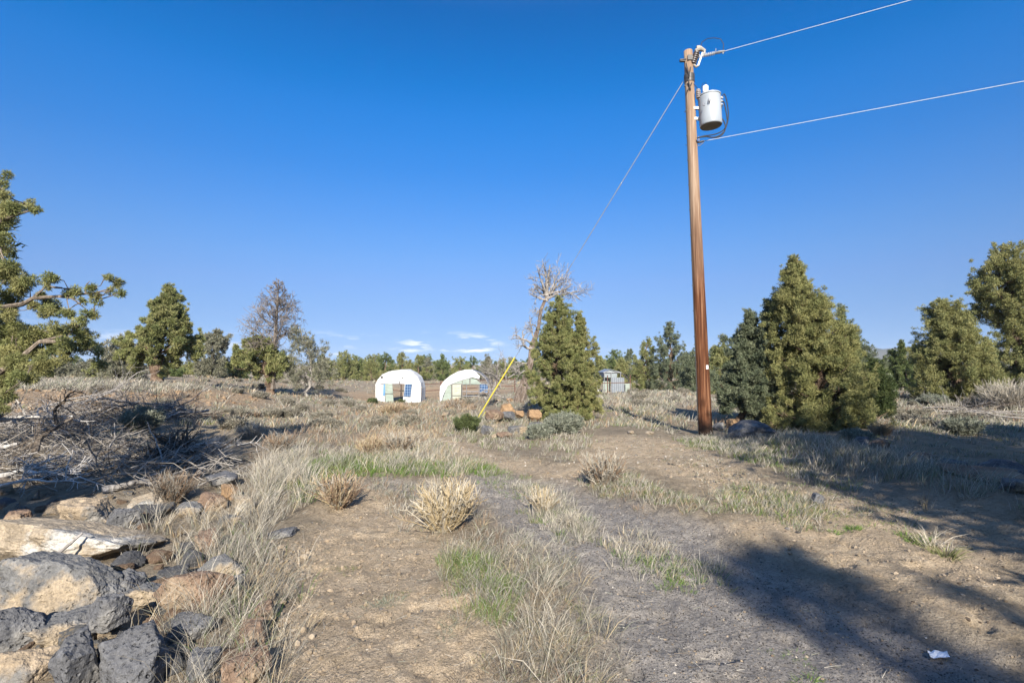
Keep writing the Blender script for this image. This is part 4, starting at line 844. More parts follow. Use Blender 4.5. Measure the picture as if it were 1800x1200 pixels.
# ------------------------------------------------------------------ power pole, transformer, wires
M_STEEL = m_plain('galvanised_steel', (.34, .34, .34), .45, .4, .6); M_DARKM = m_plain('dark_fitting', (.045, .042, .04), .5, .4)
M_WHITE = m_plain('white_porcelain', (.78, .79, .80), .3, .5); M_TANK = m_plain('pale_grey_enamel', (.31, .34, .365), .35, .5, 0, .09, 2.5)
M_BROWNP = m_plain('brown_porcelain', (.11, .09, .085), .3, .5); M_CABLE = m_plain('black_cable', (.03, .032, .036), .5, .4)
M_WIRE = m_plain('bright_aluminium_wire', (.60, .60, .59), .4, .5, .2); M_UNDER = m_plain('tank_underside', (.20, .18, .15), .8, .2)
M_YELLOW = m_plain('yellow_plastic', (.58, .50, .06), .45, .4, 0, .06)
def m_pole():
    m, nt, b = mat('treated_pole_wood', .85, .15); Lk = nt.links
    n = noise(nt, 1.0, 7, .65, 'Object', (38, 38, .8)); n2 = noise(nt, 1.0, 4, .6, 'Object', (3, 3, .55)); n3 = noise(nt, 14, 4)
    tc = node(nt, 'ShaderNodeTexCoord'); sep = node(nt, 'ShaderNodeSeparateXYZ'); Lk.new(tc.outputs['Object'], sep.inputs[0])
    weather = ramp(nt, n.outputs[0], [(.3, (.16, .10, .065)), (.5, (.27, .185, .125)), (.7, (.42, .33, .25))]).outputs[0]
    red = ramp(nt, n.outputs[0], [(.34, (.035, .012, .006)), (.47, (.085, .033, .016)), (.57, (.15, .064, .031)), (.68, (.29, .175, .10))]).outputs[0]
    h = node(nt, 'ShaderNodeMath', _operation='MULTIPLY_ADD'); Lk.new(n2.outputs[0], h.inputs[0]); h.inputs[1].default_value = 3.2; Lk.new(sep.outputs[2], h.inputs[2])
    f = node(nt, 'ShaderNodeMapRange'); f.inputs[1].default_value = 5.0; f.inputs[2].default_value = 7.6; Lk.new(h.outputs[0], f.inputs[0])
    c = mix(nt, f.outputs[0], red, weather)
    tar = node(nt, 'ShaderNodeMath', _operation='MULTIPLY_ADD'); Lk.new(n3.outputs[0], tar.inputs[0]); tar.inputs[1].default_value = .25; Lk.new(sep.outputs[2], tar.inputs[2])
    g = node(nt, 'ShaderNodeMapRange'); g.inputs[1].default_value = .55; g.inputs[2].default_value = .30; Lk.new(tar.outputs[0], g.inputs[0])
    c = mix(nt, g.outputs[0], c, (.035, .022, .016)); Lk.new(c, b.inputs[0])
    bump(nt, b, [(n.outputs[0], 1.0, .02)]); return m
YP = 12.0
def build_pole():
    g = P(1240, 768, YP); g[2] = gz(g[0], g[1])[0]; top = P(1209.5, 90, YP)
    root = empty('utility_pole', g, 'tall brown wooden utility pole standing at the edge of the track', 'utility pole')
    Q = lambda px, py, dy=0: P(px, py, YP + dy) - g
    t = top - g; axis = lambda z: t * (z / t[2]); rad = lambda z: .162 - .062 * z / t[2]
    b = MB(); zs = np.concatenate([[-.4, 0], np.linspace(.3, t[2], 28)]); rng = np.random.default_rng(3)
    b.tube([axis(z) for z in zs], [rad(max(z, 0)) for z in zs], 28, rough=.012, rng=rng); b.build('shaft', m_pole(), root, smooth=True)
    b = MB()   # ground wire stapled down the shaded side
    s = unit([-1, -.15, 0]); zz = np.linspace(0, t[2] * .93, 30); b.tube([axis(z) + s * (rad(z) + .008) for z in zz], .011, 6)
    for z in np.arange(.5, t[2] * .92, .6): b.box(axis(z) + s * (rad(z) + .01), (.018, .02, .008))
    b.build('ground_wire', M_DARKM, root)
    b = MB(); q = Q(1243, 645); q = axis(q[2]) + unit([.42, -1, 0]) * (rad(q[2]) + .004); b.box(q, (.03, .004, .045), axes=[unit([1, .42, 0]), unit([.42, -1, 0]), (0, 0, 1)]); b.build('inspection_tag', M_WHITE, root)
    b = MB()   # climbing spikes and through bolts
    for py in (198, 214, 256, 131, 470, 500, 448):
        z = Q(1215, py)[2]; b.tube([axis(z) + s * (rad(z) + (.06 if py in (198, 214, 256) else .01)), axis(z) - s * (rad(z) + .02)], .008, 6)
    z = Q(1210, 106)[2]; b.tube([axis(z) + [-.22, -.03, -.04], axis(z) + [.12, -.05, .02]], [.035, .03], 8)
    b.box(axis(z) + [0, -.11, 0], (.055, .015, .06)); b.box(axis(z) + [-.15, -.03, -.03], (.06, .03, .028))
    for py, r in ((136, .02), (142, .015)):
        z2 = Q(1210, py)[2]; b.lathe(axis(z2) - [0, 0, .05], (0, 0, 1), [(0, rad(z2) + .006), (.001, rad(z2) + r), (.1, rad(z2) + r), (.101, rad(z2) + .006)], 20)
    for a0, a1 in (((1206, 112, -.11), (1212, 134, -.13)), ((1214, 118, -.12), (1211, 136, -.13)), ((1210, 142, -.13), (1214, 158, -.13)), ((1208, 160, -.12), (1216, 146, -.12))): b.tube([Q(*a0), Q(*a1)], .014, 6)
    b.build('pole_bracket', M_DARKM, root)
    # fuse cutout on its own bracket
    b = MB(); b.box(Q(1219, 107, -.04), (.05, .05, .075)); b.tube([Q(1212, 106), Q(1220, 107, -.04)], .03, 8)
    a0, a1 = Q(1218, 113, -.06), Q(1225, 92, -.06); ax = a1 - a0; ln = np.linalg.norm(ax)
    pr = [];
    for i in range(6): h = ln * i / 6; pr += [(h, .045), (h + ln * .04, .075), (h + ln * .09, .075), (h + ln * .12, .045)]
    b.lathe(a0, ax, pr, 14); c = b.build('fuse_cutout', M_BROWNP, root)
    b = MB(); b.tube([Q(1235, 93, -.1), Q(1227, 116, -.1)], .022, 10); b.build('fuse_tube', M_WHITE, c)
    b = MB(); b.tube([Q(1222, 90, -.06), Q(1232, 86, -.08), Q(1240, 90, -.1)], [.045, .06, .03], 8); b.box(Q(1228, 84, -.06), (.05, .03, .035)); b.box(Q(1238, 92, -.1), (.02, .025, .045)); MC = m_plain('weathered_casting', (.30, .27, .23), .6, .3); b.build('cutout_cap', MC, c)
    b = MB(); b.tube([Q(1219, 114, -.06), Q(1224, 118, -.1), Q(1229, 115, -.1)], [.03, .03, .02], 8); b.build('cutout_hinge', MC, c)
    b = MB(); a0, a1 = Q(1219, 102, 0), Q(1258, 93.5, -.25); ax = a1 - a0; ln = np.linalg.norm(ax); pr = [(0, .012)]
    for i in range(10): h = ln * (.18 + .08 * i); pr += [(h, .018), (h + .008, .045), (h + .02, .045), (h + .028, .018)]
    pr.append((ln, .014)); b.lathe(a0, ax, pr, 12); b.build('strain_insulator', m_plain('grey_polymer', (.36, .37, .38), .4, .4), root)
    b = MB(); b.tube([Q(1256, 94, -.24), Q(1264, 92, -.29), Q(1274, 90, -.35)], [.02, .035, .02], 8); b.tube([Q(1258, 93, -.26), Q(1258.5, 86, -.26)], .01, 6); b.tube([Q(1271, 91, -.33), Q(1271, 95, -.33)], .018, 6); b.build('dead_end_clamp', M_STEEL, root)
    b = MB(); n = 14; k = np.array([Q(1231, 84, -.08), Q(1234, 74, -.1), Q(1244, 68, -.16), Q(1256, 67, -.24), Q(1267, 69, -.3), Q(1272, 78, -.33), Q(1271, 92, -.33)]); tt = np.linspace(0, 6, 30)
    b.tube(np.stack([np.interp(tt, range(7), k[:, m]) for m in range(3)], -1), .009, 6); b.build('jumper_lead', M_CABLE, root)
    b = MB(); b.tube([Q(1222, 250), Q(1230, 250, -.05), Q(1238, 248, -.1)], [.02, .03, .018], 8); b.tube([Q(1228, 240), Q(1229, 250)], .012, 6); b.tube([Q(1224, 252), Q(1229, 257, -.05), Q(1237, 250, -.1)], .009, 6); b.build('neutral_clamp', M_STEEL, root)
    return g, axis
POLE, pole_axis = build_pole()
def build_transformer():
    c = P(1248, 195, YP - .12); root = empty('transformer', c, 'pale grey cylindrical transformer hung on the right side of the pole', 'transformer')
    Q = lambda px, py, dy=0: P(px, py, YP - .12 + dy) - c
    R = 19.2 * (YP - .12) / 900; h0, h1 = Q(1248, 222)[2], Q(1248, 171)[2]; up = unit([-.045, 0, 1])
    b = MB(); b.lathe(up * h0, up, [(0, R * .95), (.015, R * .985), (.03, R), (.2, R), (h1 - h0 - .04, R), (h1 - h0, R)], 40)
    tk = b.build('tank', M_TANK, root, smooth=False)
    for f in tk.data.polygons: f.use_smooth = len(f.vertices) == 4
    b = MB(); b.lathe(up * (h0 - .004), up, [(-.012, R * .10), (-.012, R * .62), (-.004, R * .66), (0, R * .93), (.003, R * .94)], 36); b.build('tank_base', M_UNDER, root)
    b = MB(); b.lathe(up * h1, up, [(0, R * 1.0), (.004, R * 1.05), (.03, R * 1.05), (.034, R * 1.0), (.055, R * .8), (.085, R * .35), (.09, .01)], 36); b.build('lid', M_TANK, root)
    b = MB(); a0 = Q(1240, 168, -.02); a1 = Q(1240, 151, -.02); ax = a1 - a0; ln = np.linalg.norm(ax)
    b.lathe(a0, ax, [(-.05, .06), (0, .062), (ln * .25, .05), (ln * .3, .058), (ln * .42, .066), (ln * .92, .066), (ln, .045), (ln * 1.02, .01)], 18); bu = b.build('bushing', M_WHITE, root)
    b = MB(); b.lathe(a0 - unit(ax) * .08, ax, [(0, .07), (.02, .085), (.045, .07), (.06, .085), (.085, .07), (.1, .06)], 16); b.build('bushing_skirt', m_plain('grey_glaze', (.34, .33, .31), .3, .5), bu)
    b = MB(); a0, a1 = Q(1228, 173, -.03), Q(1227, 158, -.03); ax = a1 - a0; ln = np.linalg.norm(ax); pr = []
    for i in range(4): h = ln * i / 4.5; pr += [(h, .035), (h + .012, .06), (h + .03, .06), (h + .04, .035)]
    pr += [(ln * .9, .05), (ln, .05), (ln * 1.01, .01)]; b.lathe(a0, ax, pr, 14); b.tube([Q(1228, 174, -.03), Q(1234, 178, .0)], [.022, .03], 8); b.build('surge_arrester', m_plain('arrester_grey', (.27, .24, .23), .5, .3), root)
    for py in (190.5, 209):
        b = MB(); b.tube([Q(1217, py, .10), Q(1224, py, .06), Q(1232, py, .05)], [.05, .032, .06], 8); b.box(Q(1224, py, .05), (.10, .03, .028)); b.build('hanger_bracket', M_STEEL, root)
    for px, py in ((1246, 176), (1236, 183)):
        b = MB(); b.tube([Q(px, py - 3, -R), Q(px, py + 3, -R - .02), Q(px + 2, py + 3, -R - .03), Q(px + 3, py - 1, -R - .01)], .012, 6); b.build('lifting_lug', M_STEEL, root)
    b = MB()
    for py in (172, 178, 184): b.tube([Q(1264.5, py, -.02), Q(1268, py, -.03), Q(1271, py + .6, -.04)], [.03, .034, .018], 10)
    b.build('side_bushing', m_plain('bushing_grey', (.35, .36, .37), .4, .4), root)
    b = MB()
    for k, pts in enumerate((((1270, 172), (1271, 165), (1275, 166), (1279, 185), (1281, 205), (1277, 225), (1265, 234), (1250, 238), (1236, 239), (1225, 243)),
                ((1270, 178), (1273, 180), (1276, 195), (1279, 212), (1275, 230), (1262, 241), (1248, 242), (1238, 239), (1226, 243)),
                ((1270, 184), (1267, 195), (1266, 205), (1274, 215), (1276, 228), (1268, 240), (1256, 243), (1244, 240), (1228, 242)))):
        q = np.array([Q(x, y, -.03 - .03 * k) for x, y in pts]); m = len(q); tt = np.linspace(0, m - 1, 40); w = np.array([.2, .2, .2, .2, .2]); s = np.stack([np.interp(tt, range(m), q[:, a]) for a in range(3)], -1)
        e = np.concatenate([s[:1]] * 2 + [s] + [s[-1:]] * 2); s = sum(e[i:i + 40] for i in range(5)) / 5; s[0], s[-1] = q[0], q[-1]; b.tube(s, .013, 6)
    b.tube([Q(1240, 151, -.02), Q(1241, 146, -.02), Q(1236, 146, 0), Q(1232, 156, 0), Q(1227, 158, -.03)], .006, 5); b.tube([Q(1227, 157, -.03), Q(1218, 146, .05), Q(1213, 138, .12)], .008, 5)
    b.build('cable', M_CABLE, root)
build_transformer()
def wire(name, label, cat, a, bb, r, sag, mt):
    n = 60; t = np.linspace(0, 1, n)[:, None]; p = np.asarray(a) + (np.asarray(bb) - a) * t; p[:, 2] -= (4 * sag * t * (1 - t))[:, 0]
    b = MB(); b.tube(p - a, r, 6); o = b.build(name, mt); o.location = a; return tag(o, label, cat)
def build_wires():
    d = unit([1445 / 900, -1.0, .0]) * 46
    for lab, px, py, dy, q in (('upper bright wire running from the pole top off to the right', 1274, 90, -.35, (1610, -2)), ('lower bright wire running from below the transformer to the right edge', 1238, 248, -.1, (1800, 143))):
        a = P(px, py, YP + dy); Yq = None   # the far end stands on the span's own bearing
        best = min((abs((P(q[0], q[1], Y)[0] - a[0]) / (a[1] - Y + 1e-6) - 1.6056), Y) for Y in np.linspace(3, 11.5, 400))[1]; e = P(q[0], q[1], best); wire('power_line', lab, 'wire', a, a + (e - a) * 4.2, .0062, 0.0, M_WIRE)
    foot = G(840, 737); topq = pole_axis(P(1205, 140, YP)[2] - POLE[2]) + POLE + unit(foot * [1, 1, 0] - (POLE * [1, 1, 0])) * .14; topq[2] = P(1203, 140, YP)[2]
    root = empty('guy_wire', foot, 'thin steel guy wire slanting from pole to ground behind the rock mound', 'guy wire'); v = topq - foot; L = np.linalg.norm(v); u = unit(v)
    b = MB(); b.tube([u * -.1, u * (L * .55)], .006, 6); b.tube([u * (L * .55), u * L], .0095, 6); b.build('steel_cable', M_STEEL, root)
    q = P(1102, 303, 1.0); b = MB(); k = L * .735; b.tube([u * (k - .12), u * (k - .1), u * (k + .1), u * (k + .12)], [.008, .014, .014, .008], 8); b.build('guy_insulator', M_STEEL, root)
    b = MB(); Lg = 2.3; pts = [u * s for s in (.05, .3, Lg * .5, Lg)]; side = unit(np.cross(u, [0, 1, 0])); b.tube(np.array(pts) + side * .012, [.018, .02, .021, .02], 10); b.tube(np.array([u * .02, u * .32]) - side * .04 + [0.06, 0, 0], [.01, .01], 6); b.build('guard', M_YELLOW, root)
build_wires()

# ------------------------------------------------------------------ white shelters, shed and fences
def m_sheet(name, col, tr, sc=3):
    m, nt, b = mat(name, .55, .3); n = noise(nt, sc, 5); c = np.array(col)
    nt.links.new(ramp(nt, n.outputs[0], [(.28, tuple(c * [.66, .65, .62])), (.42, tuple(c * [.9, .89, .87])), (.6, tuple(c)), (.75, tuple(np.minimum(c * 1.05, .95)))]).outputs[0], b.inputs[0])
    bump(nt, b, [(noise(nt, 2.2, 3, .6, 'Object', (1, 1, 3)).outputs[0], .5, .12)])
    t = node(nt, 'ShaderNodeBsdfTranslucent'); t.inputs[0].default_value = (*col, 1); ms = node(nt, 'ShaderNodeMixShader', Fac=tr)
    nt.links.new(b.outputs[0], ms.inputs[1]); nt.links.new(t.outputs[0], ms.inputs[2]); nt.links.new(ms.outputs[0], nt.nodes['Material Output'].inputs[0]); return m
M_TARP = m_sheet('white_plastic_sheet', (.64, .655, .66), .25, 1.4); M_PANEL = m_sheet('pale_green_panel', (.27, .325, .285), .1); M_DTARP = m_sheet('dark_sheeting', (.10, .10, .105), .05)
M_RUST = m_plain('rusty_pipe', (.11, .06, .045), .8, .2); M_CORR = m_plain('corrugated_sheet', (.22, .245, .27), .5, .4, .2)
def m_solar():
    m, nt, b = mat('solar_cells', .25, .5); tc = node(nt, 'ShaderNodeTexCoord'); br = node(nt, 'ShaderNodeTexBrick', Scale=1.0); br.offset = 0
    br.inputs['Color1'].default_value = (.02, .055, .13, 1); br.inputs['Color2'].default_value = (.025, .065, .15, 1); br.inputs['Mortar'].default_value = (.22, .30, .42, 1)
    br.inputs['Mortar Size'].default_value = .012; br.inputs['Brick Width'].default_value = .17; br.inputs['Row Height'].default_value = .2
    mp = node(nt, 'ShaderNodeMapping'); mp.inputs['Rotation'].default_value = (math.radians(90), 0, 0); nt.links.new(tc.outputs['Object'], mp.inputs[0])
    nt.links.new(mp.outputs[0], br.inputs['Vector']); nt.links.new(br.outputs[0], b.inputs[0]); return m
M_SOLAR = m_solar()
def prism(b, pts, y0, y1, col=(1, 1, 1)):
    """flat outline in x,z pushed from y0 to y1"""
    n = len(pts); v = [(x, y0, z) for x, z in pts] + [(x, y1, z) for x, z in pts]
    b.add(v, [(i, (i + 1) % n, n + (i + 1) % n, n + i) for i in range(n)], col); base = b.n - 2 * n
    b.f.setdefault(n, []).append(np.array([[base + i for i in range(n)][::-1]])); b.f[n].append(np.array([[base + n + i for i in range(n)]]))
def shelters():
    # first shelter
    Y = 37.0; g = P(700, 709, Y); root = empty('hoop_house', g, 'small white plastic covered hoop house with open doorway, left of the two', 'hoop house')
    X = lambda px, py: tuple((P(px, py, Y) - g)[[0, 2]])
    arch = [(661, 712), (660, 690), (660, 676), (664, 667), (672, 658), (684, 652.5), (698, 650.5), (715, 650), (726, 655), (734, 663), (739, 672), (740.5, 682), (739.5, 712)]
    b = MB()   # front sheet in pieces round the doorway
    for pts in ([(661, 712), (660, 690), (660, 676), (676, 676), (676.5, 694), (677, 712)], [(660, 676), (664, 667), (672, 658), (684, 652.5), (698, 650.5), (715, 650), (726, 655), (734, 663), (739, 672), (740, 676), (712, 674.5), (676, 674)],
                [(712, 674.5), (740, 676), (740.5, 682), (739.5, 712), (722, 709.5), (708, 706)]): prism(b, [X(*q) for q in pts[::-1]], -.02, .02)
    b.build('front_sheet', M_TARP, root)
    b = MB(); a = np.array([X(*q) for q in arch]); n = len(a); ys = np.linspace(.02, 1.7, 6); outp = a - [0, 0]; rng = np.random.default_rng(4)
    V = []
    for y in ys: V.append(np.stack([a[:, 0] + rng.normal(size=n) * .02, np.full(n, y), a[:, 1] + rng.normal(size=n) * .02], -1))
    V = np.concatenate(V); i = np.arange(5)[:, None] * n; j = np.arange(n - 1)[None]; b.add(V, np.stack([i + j, i + j + 1, i + n + j + 1, i + n + j], -1).reshape(-1, 4)); b.build('arched_cover', M_TARP, root)
    b = MB()
    for y in (.05, .9, 1.68): b.tube([(q[0] * .985, y, q[1] - .03) for q in a], .025, 6)
    for px in (676, 711): b.tube([(*X(px, 712), 0)[0:1] + (.05,) + (X(px, 712)[1],), (X(px, 674)[0], .05, X(px, 674)[1])], .03, 6)
    b.tube([(X(674, 674)[0], .05, X(674, 674)[1]), (X(714, 674)[0], .05, X(714, 674)[1])], .03, 6)
    b.build('hoop_frame', M_STEEL, root)
    b = MB(); prism(b, [X(*q) for q in [(677.5, 673.5), (690, 674.5), (692.5, 708.5), (678.5, 709.5)][::-1]], -.10, -.06); d = b.build('door', M_PANEL, root)
    b = MB(); b.box((X(684.5, 691.5)[0], -.115, X(684, 691.5)[1]), (.29, .012, .02)); b.build('door_rail', M_DARKM, d)
    b = MB(); prism(b, [X(*q) for q in [(674.3, 675), (678, 675), (677, 695), (673.4, 695)][::-1]], -.05, -.025); b.build('blue_strip', m_plain('blue_sheet', (.10, .22, .40), .4, .4), root)
    b = MB(); b.add(0 * np.zeros((0, 3)) if False else [(0, 0, 0)], np.zeros((0, 3), int)) if False else None
    pts = [X(*q) for q in [(713, 675), (724.5, 674.5), (722, 697), (710, 696)][::-1]]; prism(b, pts, -.09, -.045); b.build('solar_panel', M_SOLAR, root)
    b = MB(); b.lathe((X(671.5, 662.8)[0], -.04, X(671.5, 662.8)[1]), (0, -1, 0), [(0, .01), (.01, .085), (.012, .08), (.013, .01)], 9); b.box((X(703, 672)[0], -.05, X(703, 672)[1]), (.03, .03, .09)); b.box((X(708, 664)[0], -.03, X(708, 664)[1]), (.03, .01, .06)); b.tube([(X(705, 675)[0], -.03, X(705, 675)[1]), (X(705.3, 690)[0], -.03, X(705.3, 690)[1])], .015, 5); b.build('patch', M_DARKM, root)
    # second shelter
    Y = 35.0; g = P(812, 704, Y); root = empty('hoop_house', g, 'half torn hoop house with pale green panels and dark roof, right of the two', 'hoop house')
    X = lambda px, py: tuple((P(px, py, Y) - g)[[0, 2]]); pt = lambda px, py, y: (X(px, py)[0], y, X(px, py)[1])
    arch = [(774.5, 707), (774, 690), (775, 678), (782, 669), (793, 660), (806, 653), (818, 650), (830, 649.5), (843, 655), (853, 664), (859, 674), (861, 686), (861, 704)]
    b = MB(); prism(b, [X(*q) for q in [(773.5, 707), (773, 690), (774, 678), (781, 668.5), (792, 659.5), (805, 652.5), (818, 649.5), (829, 649), (836, 653), (844, 661), (842, 666), (830, 663), (815, 667), (803, 671), (793, 675), (787, 678), (781, 690), (778, 698), (777, 707)][::-1]], -.05, -.01); b.build('torn_front_sheet', M_TARP, root)
    b = MB(); a = np.array([X(*q) for q in arch]); n = len(a); k0, k1 = 0, 8
    def shell(bb, k0, k1, y0, y1):
        m = k1 - k0; V = np.concatenate([np.stack([a[k0:k1, 0], np.full(m, y), a[k0:k1, 1]], -1) for y in np.linspace(y0, y1, 4)]); i = np.arange(3)[:, None] * m; j = np.arange(m - 1)[None]
        bb.add(V, np.stack([i + j, i + j + 1, i + m + j + 1, i + m + j], -1).reshape(-1, 4))
    shell(b, 0, 8, .0, 2.6); b.build('arched_cover', M_TARP, root)
    b = MB(); shell(b, 7, 12, .02, 2.6); b.build('dark_roof_sheet', M_DTARP, root)
    b = MB()
    for y in (.03, 1.3, 2.55): b.tube([(q[0], y, q[1] - .03) for q in a], .03, 6)
    for p0, p1 in (((794, 675), (794, 706)), ((812, 675), (812, 706)), ((826, 656), (826, 676)), ((788, 676), (858, 675)), ((842, 664), (842, 704)), ((813, 688), (842, 688)), ((803, 671), (830, 664)), ((820, 676), (820, 704)), ((813, 696), (842, 696))): b.tube([pt(*p0, .06), pt(*p1, .06)], .028, 5)
    b.build('frame', M_STEEL, root)
    b = MB()
    for q in ([(779, 699), (786, 679), (793, 676), (793, 705), (777, 706)], [(795, 674), (803, 671), (812, 668.5), (812, 674)], [(813, 668), (825, 665), (825, 675), (813, 675)], [(827, 664), (838, 667), (846, 675), (827, 675)]): prism(b, [X(*z) for z in q[::-1]], -.0, .035)
    b.build('wall_panel', M_PANEL, root)
    b = MB(); prism(b, [X(*q) for q in [(795.5, 675.5), (811, 675.5), (811, 703), (795.5, 703)][::-1]], -.06, -.02); d = b.build('door', m_sheet('cream_panel', (.37, .39, .32), .1), root)
    b = MB(); b.box((X(803, 695)[0], -.075, X(803, 695)[1]), (.3, .012, .02)); b.box((X(811.5, 690)[0], -.075, X(811.5, 690)[1]), (.03, .012, .55)); b.build('door_rail', M_DARKM, d)
    b = MB(); prism(b, [X(*q) for q in [(843.5, 675), (857, 675), (858, 683), (857, 689.5), (843.5, 689)][::-1]], -.05, -.01); b.build('solar_panel', M_SOLAR, root)
shelters()
def fence(name, label, posts, rails, r=.03, mt=None, group=None):
    g = G(*posts[0]) if len(posts[0]) == 2 else P(*posts[0]); g[2] = gz(g[0], g[1])[0]; root = empty(name, g, label, 'fence', group)
    tops = []
    for i, (px, py, Y, h) in enumerate([(*q, 1.3) if len(q) == 3 else q for q in posts]):
        p = P(px, py, Y); z = gz(p[0], p[1])[0]; q = np.array([p[0], p[1], z]) - g; b = MB(); b.tube([q + [0, 0, -.2], q + [0, 0, h]], r * 1.25, 7); b.build('post', mt or M_RUST, root); tops.append(q)
    for hh in rails:
        b = MB(); b.tube([t + np.array([0, 0, hh]) for t in tops], r, 6); b.build('rail', mt or M_RUST, root)
    return root
fence('pipe_fence', 'rusty two rail pipe fence between and behind the white shelters', [(668, 700, 41.5), (705, 700, 41.5), (742, 700, 41), (775, 700, 40.5), (872, 700, 40), (905, 700, 40)], (.62, 1.15), .035)
fence('pipe_fence', 'rusty pipe fence in front of the grey shed', [(1036, 688, 38), (1068, 688, 38.2), (1108, 688, 38.5)], (.72,), .03)
def shed():
    Y = 40.0; g = P(1078, 689, Y); g[2] = gz(g[0], g[1])[0]; root = empty('shed', g, 'grey metal shed with low gable roof behind the pipe fence', 'shed')
    X = lambda px, py: tuple((P(px, py, Y) - g)[[0, 2]]); lo = X(1078, 691)[1]
    b = MB(); prism(b, [X(*q) for q in [(1062, 654), (1062, 663), (1084, 664), (1085, 655), (1072, 650)][::-1]], -.02, 2.2); b.build('upper_wall', m_plain('pale_grey_panel', (.20, .23, .24), .6, .3), root)
    b = MB()
    for sgn, q in ((-1, [(1060, 655), (1072, 649.3), (1072, 648.6), (1060, 654.2)]), (1, [(1072, 649.3), (1092, 655), (1092, 654.2), (1072, 648.6)])): prism(b, [X(*z) for z in q[::-1]], -.12, 2.4)
    b.build('roof', M_CORR, root)
    b = MB(); xs = np.linspace(X(1074.5, 680)[0], X(1096, 680)[0], 25); zt, zb = X(1080, 663.2)[1], lo - .1
    v = []; 
    for i, x in enumerate(xs): dy = -.06 if (i // 2) % 2 else 0; v += [(x, -.15 + dy, zb), (x, -.15 + dy, zt)]
    b.add(v, [(2 * i, 2 * i + 2, 2 * i + 3, 2 * i + 1) for i in range(24)]); b.build('corrugated_wall', M_CORR, root)
    M2 = m_sheet('weathered_green_panel', (.25, .29, .255), .05); b = MB(); prism(b, [X(*q) for q in [(1097, 674), (1109, 673.5), (1109, 691), (1097, 691)][::-1]], -.1, -.06); b.build('green_panel', M2, root)
    b = MB(); prism(b, [X(*q) for q in [(1062, 664.5), (1074, 664.5), (1074, 691), (1062, 691)][::-1]], .5, .55); b.build('back_wall', M2, root)
    b = MB()
    for px in (1062, 1090.5, 1074, 1096.5): b.tube([(X(px, 655)[0], -.08, X(px, 655 if px < 1095 else 664)[1]), (X(px, 691)[0], -.08, lo)], .035, 6)
    b.tube([(X(1060, 655)[0], -.1, X(1060, 654.4)[1]), (X(1091, 655)[0], -.1, X(1091, 654.4)[1])], .03, 6); b.build('frame', M_STEEL, root)
    b = MB(); b.tube([(X(q[0], q[1])[0], .6, X(*q)[1]) for q in ((1094, 656), (1100, 659), (1105, 663), (1108, 668), (1109, 674))], .05, 6); b.build('hoop_frame', M_DARKM, root)
    b = MB(); q = P(1050.5, 687, 37.5); q[2] = gz(q[0], q[1])[0]; b.tube([(0, 0, -.1), (0, 0, .75)], .035, 6); b.tube([(0, 0, .28), (.2, 0, -.02)], .03, 6); o = b.build('post', M_WHITE); o.location = q; tag(o, 'short white post with a brace left of the shed', 'post')
shed()

# ------------------------------------------------------------------ shrubs
def stem_shrub(label, px, py, w, h, cols, seed, nst=150, leaf=None, r=.004, group=None, cat='shrub', name='dry_shrub', kids=3, lean=.9, Y=None):
    rng = np.random.default_rng(seed); g = G(px, py); k = g[1] / 900; W_, H_ = w * k * .68, h * k * .92; root = empty(name, g, label, cat, group); b = MB(); tips = []
    r = max(r, .0005 * g[1])
    for i in range(nst):
        a = rng.random() * 6.28; s = math.sqrt(rng.random()); x0 = np.array([math.cos(a), math.sin(a), 0]) * s * W_ * .2; x0[2] = gz(g[0] + x0[0], g[1] + x0[1])[0] - g[2] - .02
        d = unit(np.array([math.cos(a) * s * lean * W_ / (2 * H_), math.sin(a) * s * lean * W_ / (2 * H_), 1.0]) * [1.6, 1.6, 1] + rng.normal(size=3) * .12); L = H_ * rng.uniform(.55, 1.05)
        c = np.array(PAL[cols[rng.integers(0, len(cols))]][rng.integers(0, 3)]) * rng.uniform(.8, 1.15); p = x0.copy(); pts = [p.copy()]
        for j in range(4): d = unit(d + rng.normal(size=3) * .13 + [0, 0, .05]); p = p + d * L / 4; pts.append(p.copy())
        b.tube(pts, np.linspace(r, r * .5, 5), 3, c, cap=False)
        for q in range(kids):
            f = rng.integers(1, 5); e = unit(d + rng.normal(size=3) * .45) * L * rng.uniform(.15, .35); b.tube([pts[f], pts[f] + e * .5 + rng.normal(size=3) * .01, pts[f] + e], [r * .6, r * .5, r * .3], 3, c, cap=False); tips.append(pts[f] + e * rng.uniform(.3, 1))
        tips += pts[2:]
    b.build('stems', M_GRASS, root)
    if leaf:
        cb = MB(); T = np.array(tips); puffs(cb, T, np.full(len(T), .045 + .008 * g[1] / 5), leaf[1], .035 + .0012 * g[1], .010 + .0006 * g[1], leaf[0], rng, None, .6); cb.build('foliage', M_LEAF, root)
    return root
LEAF['sage'] = [(.20, .215, .165), (.16, .175, .13), (.25, .26, .205)]
LEAF['dry'] = [(.24, .225, .175), (.19, .18, .14), (.28, .25, .20)]
LEAF['shrub'] = [(.085, .11, .042), (.11, .13, .052), (.065, .085, .036)]
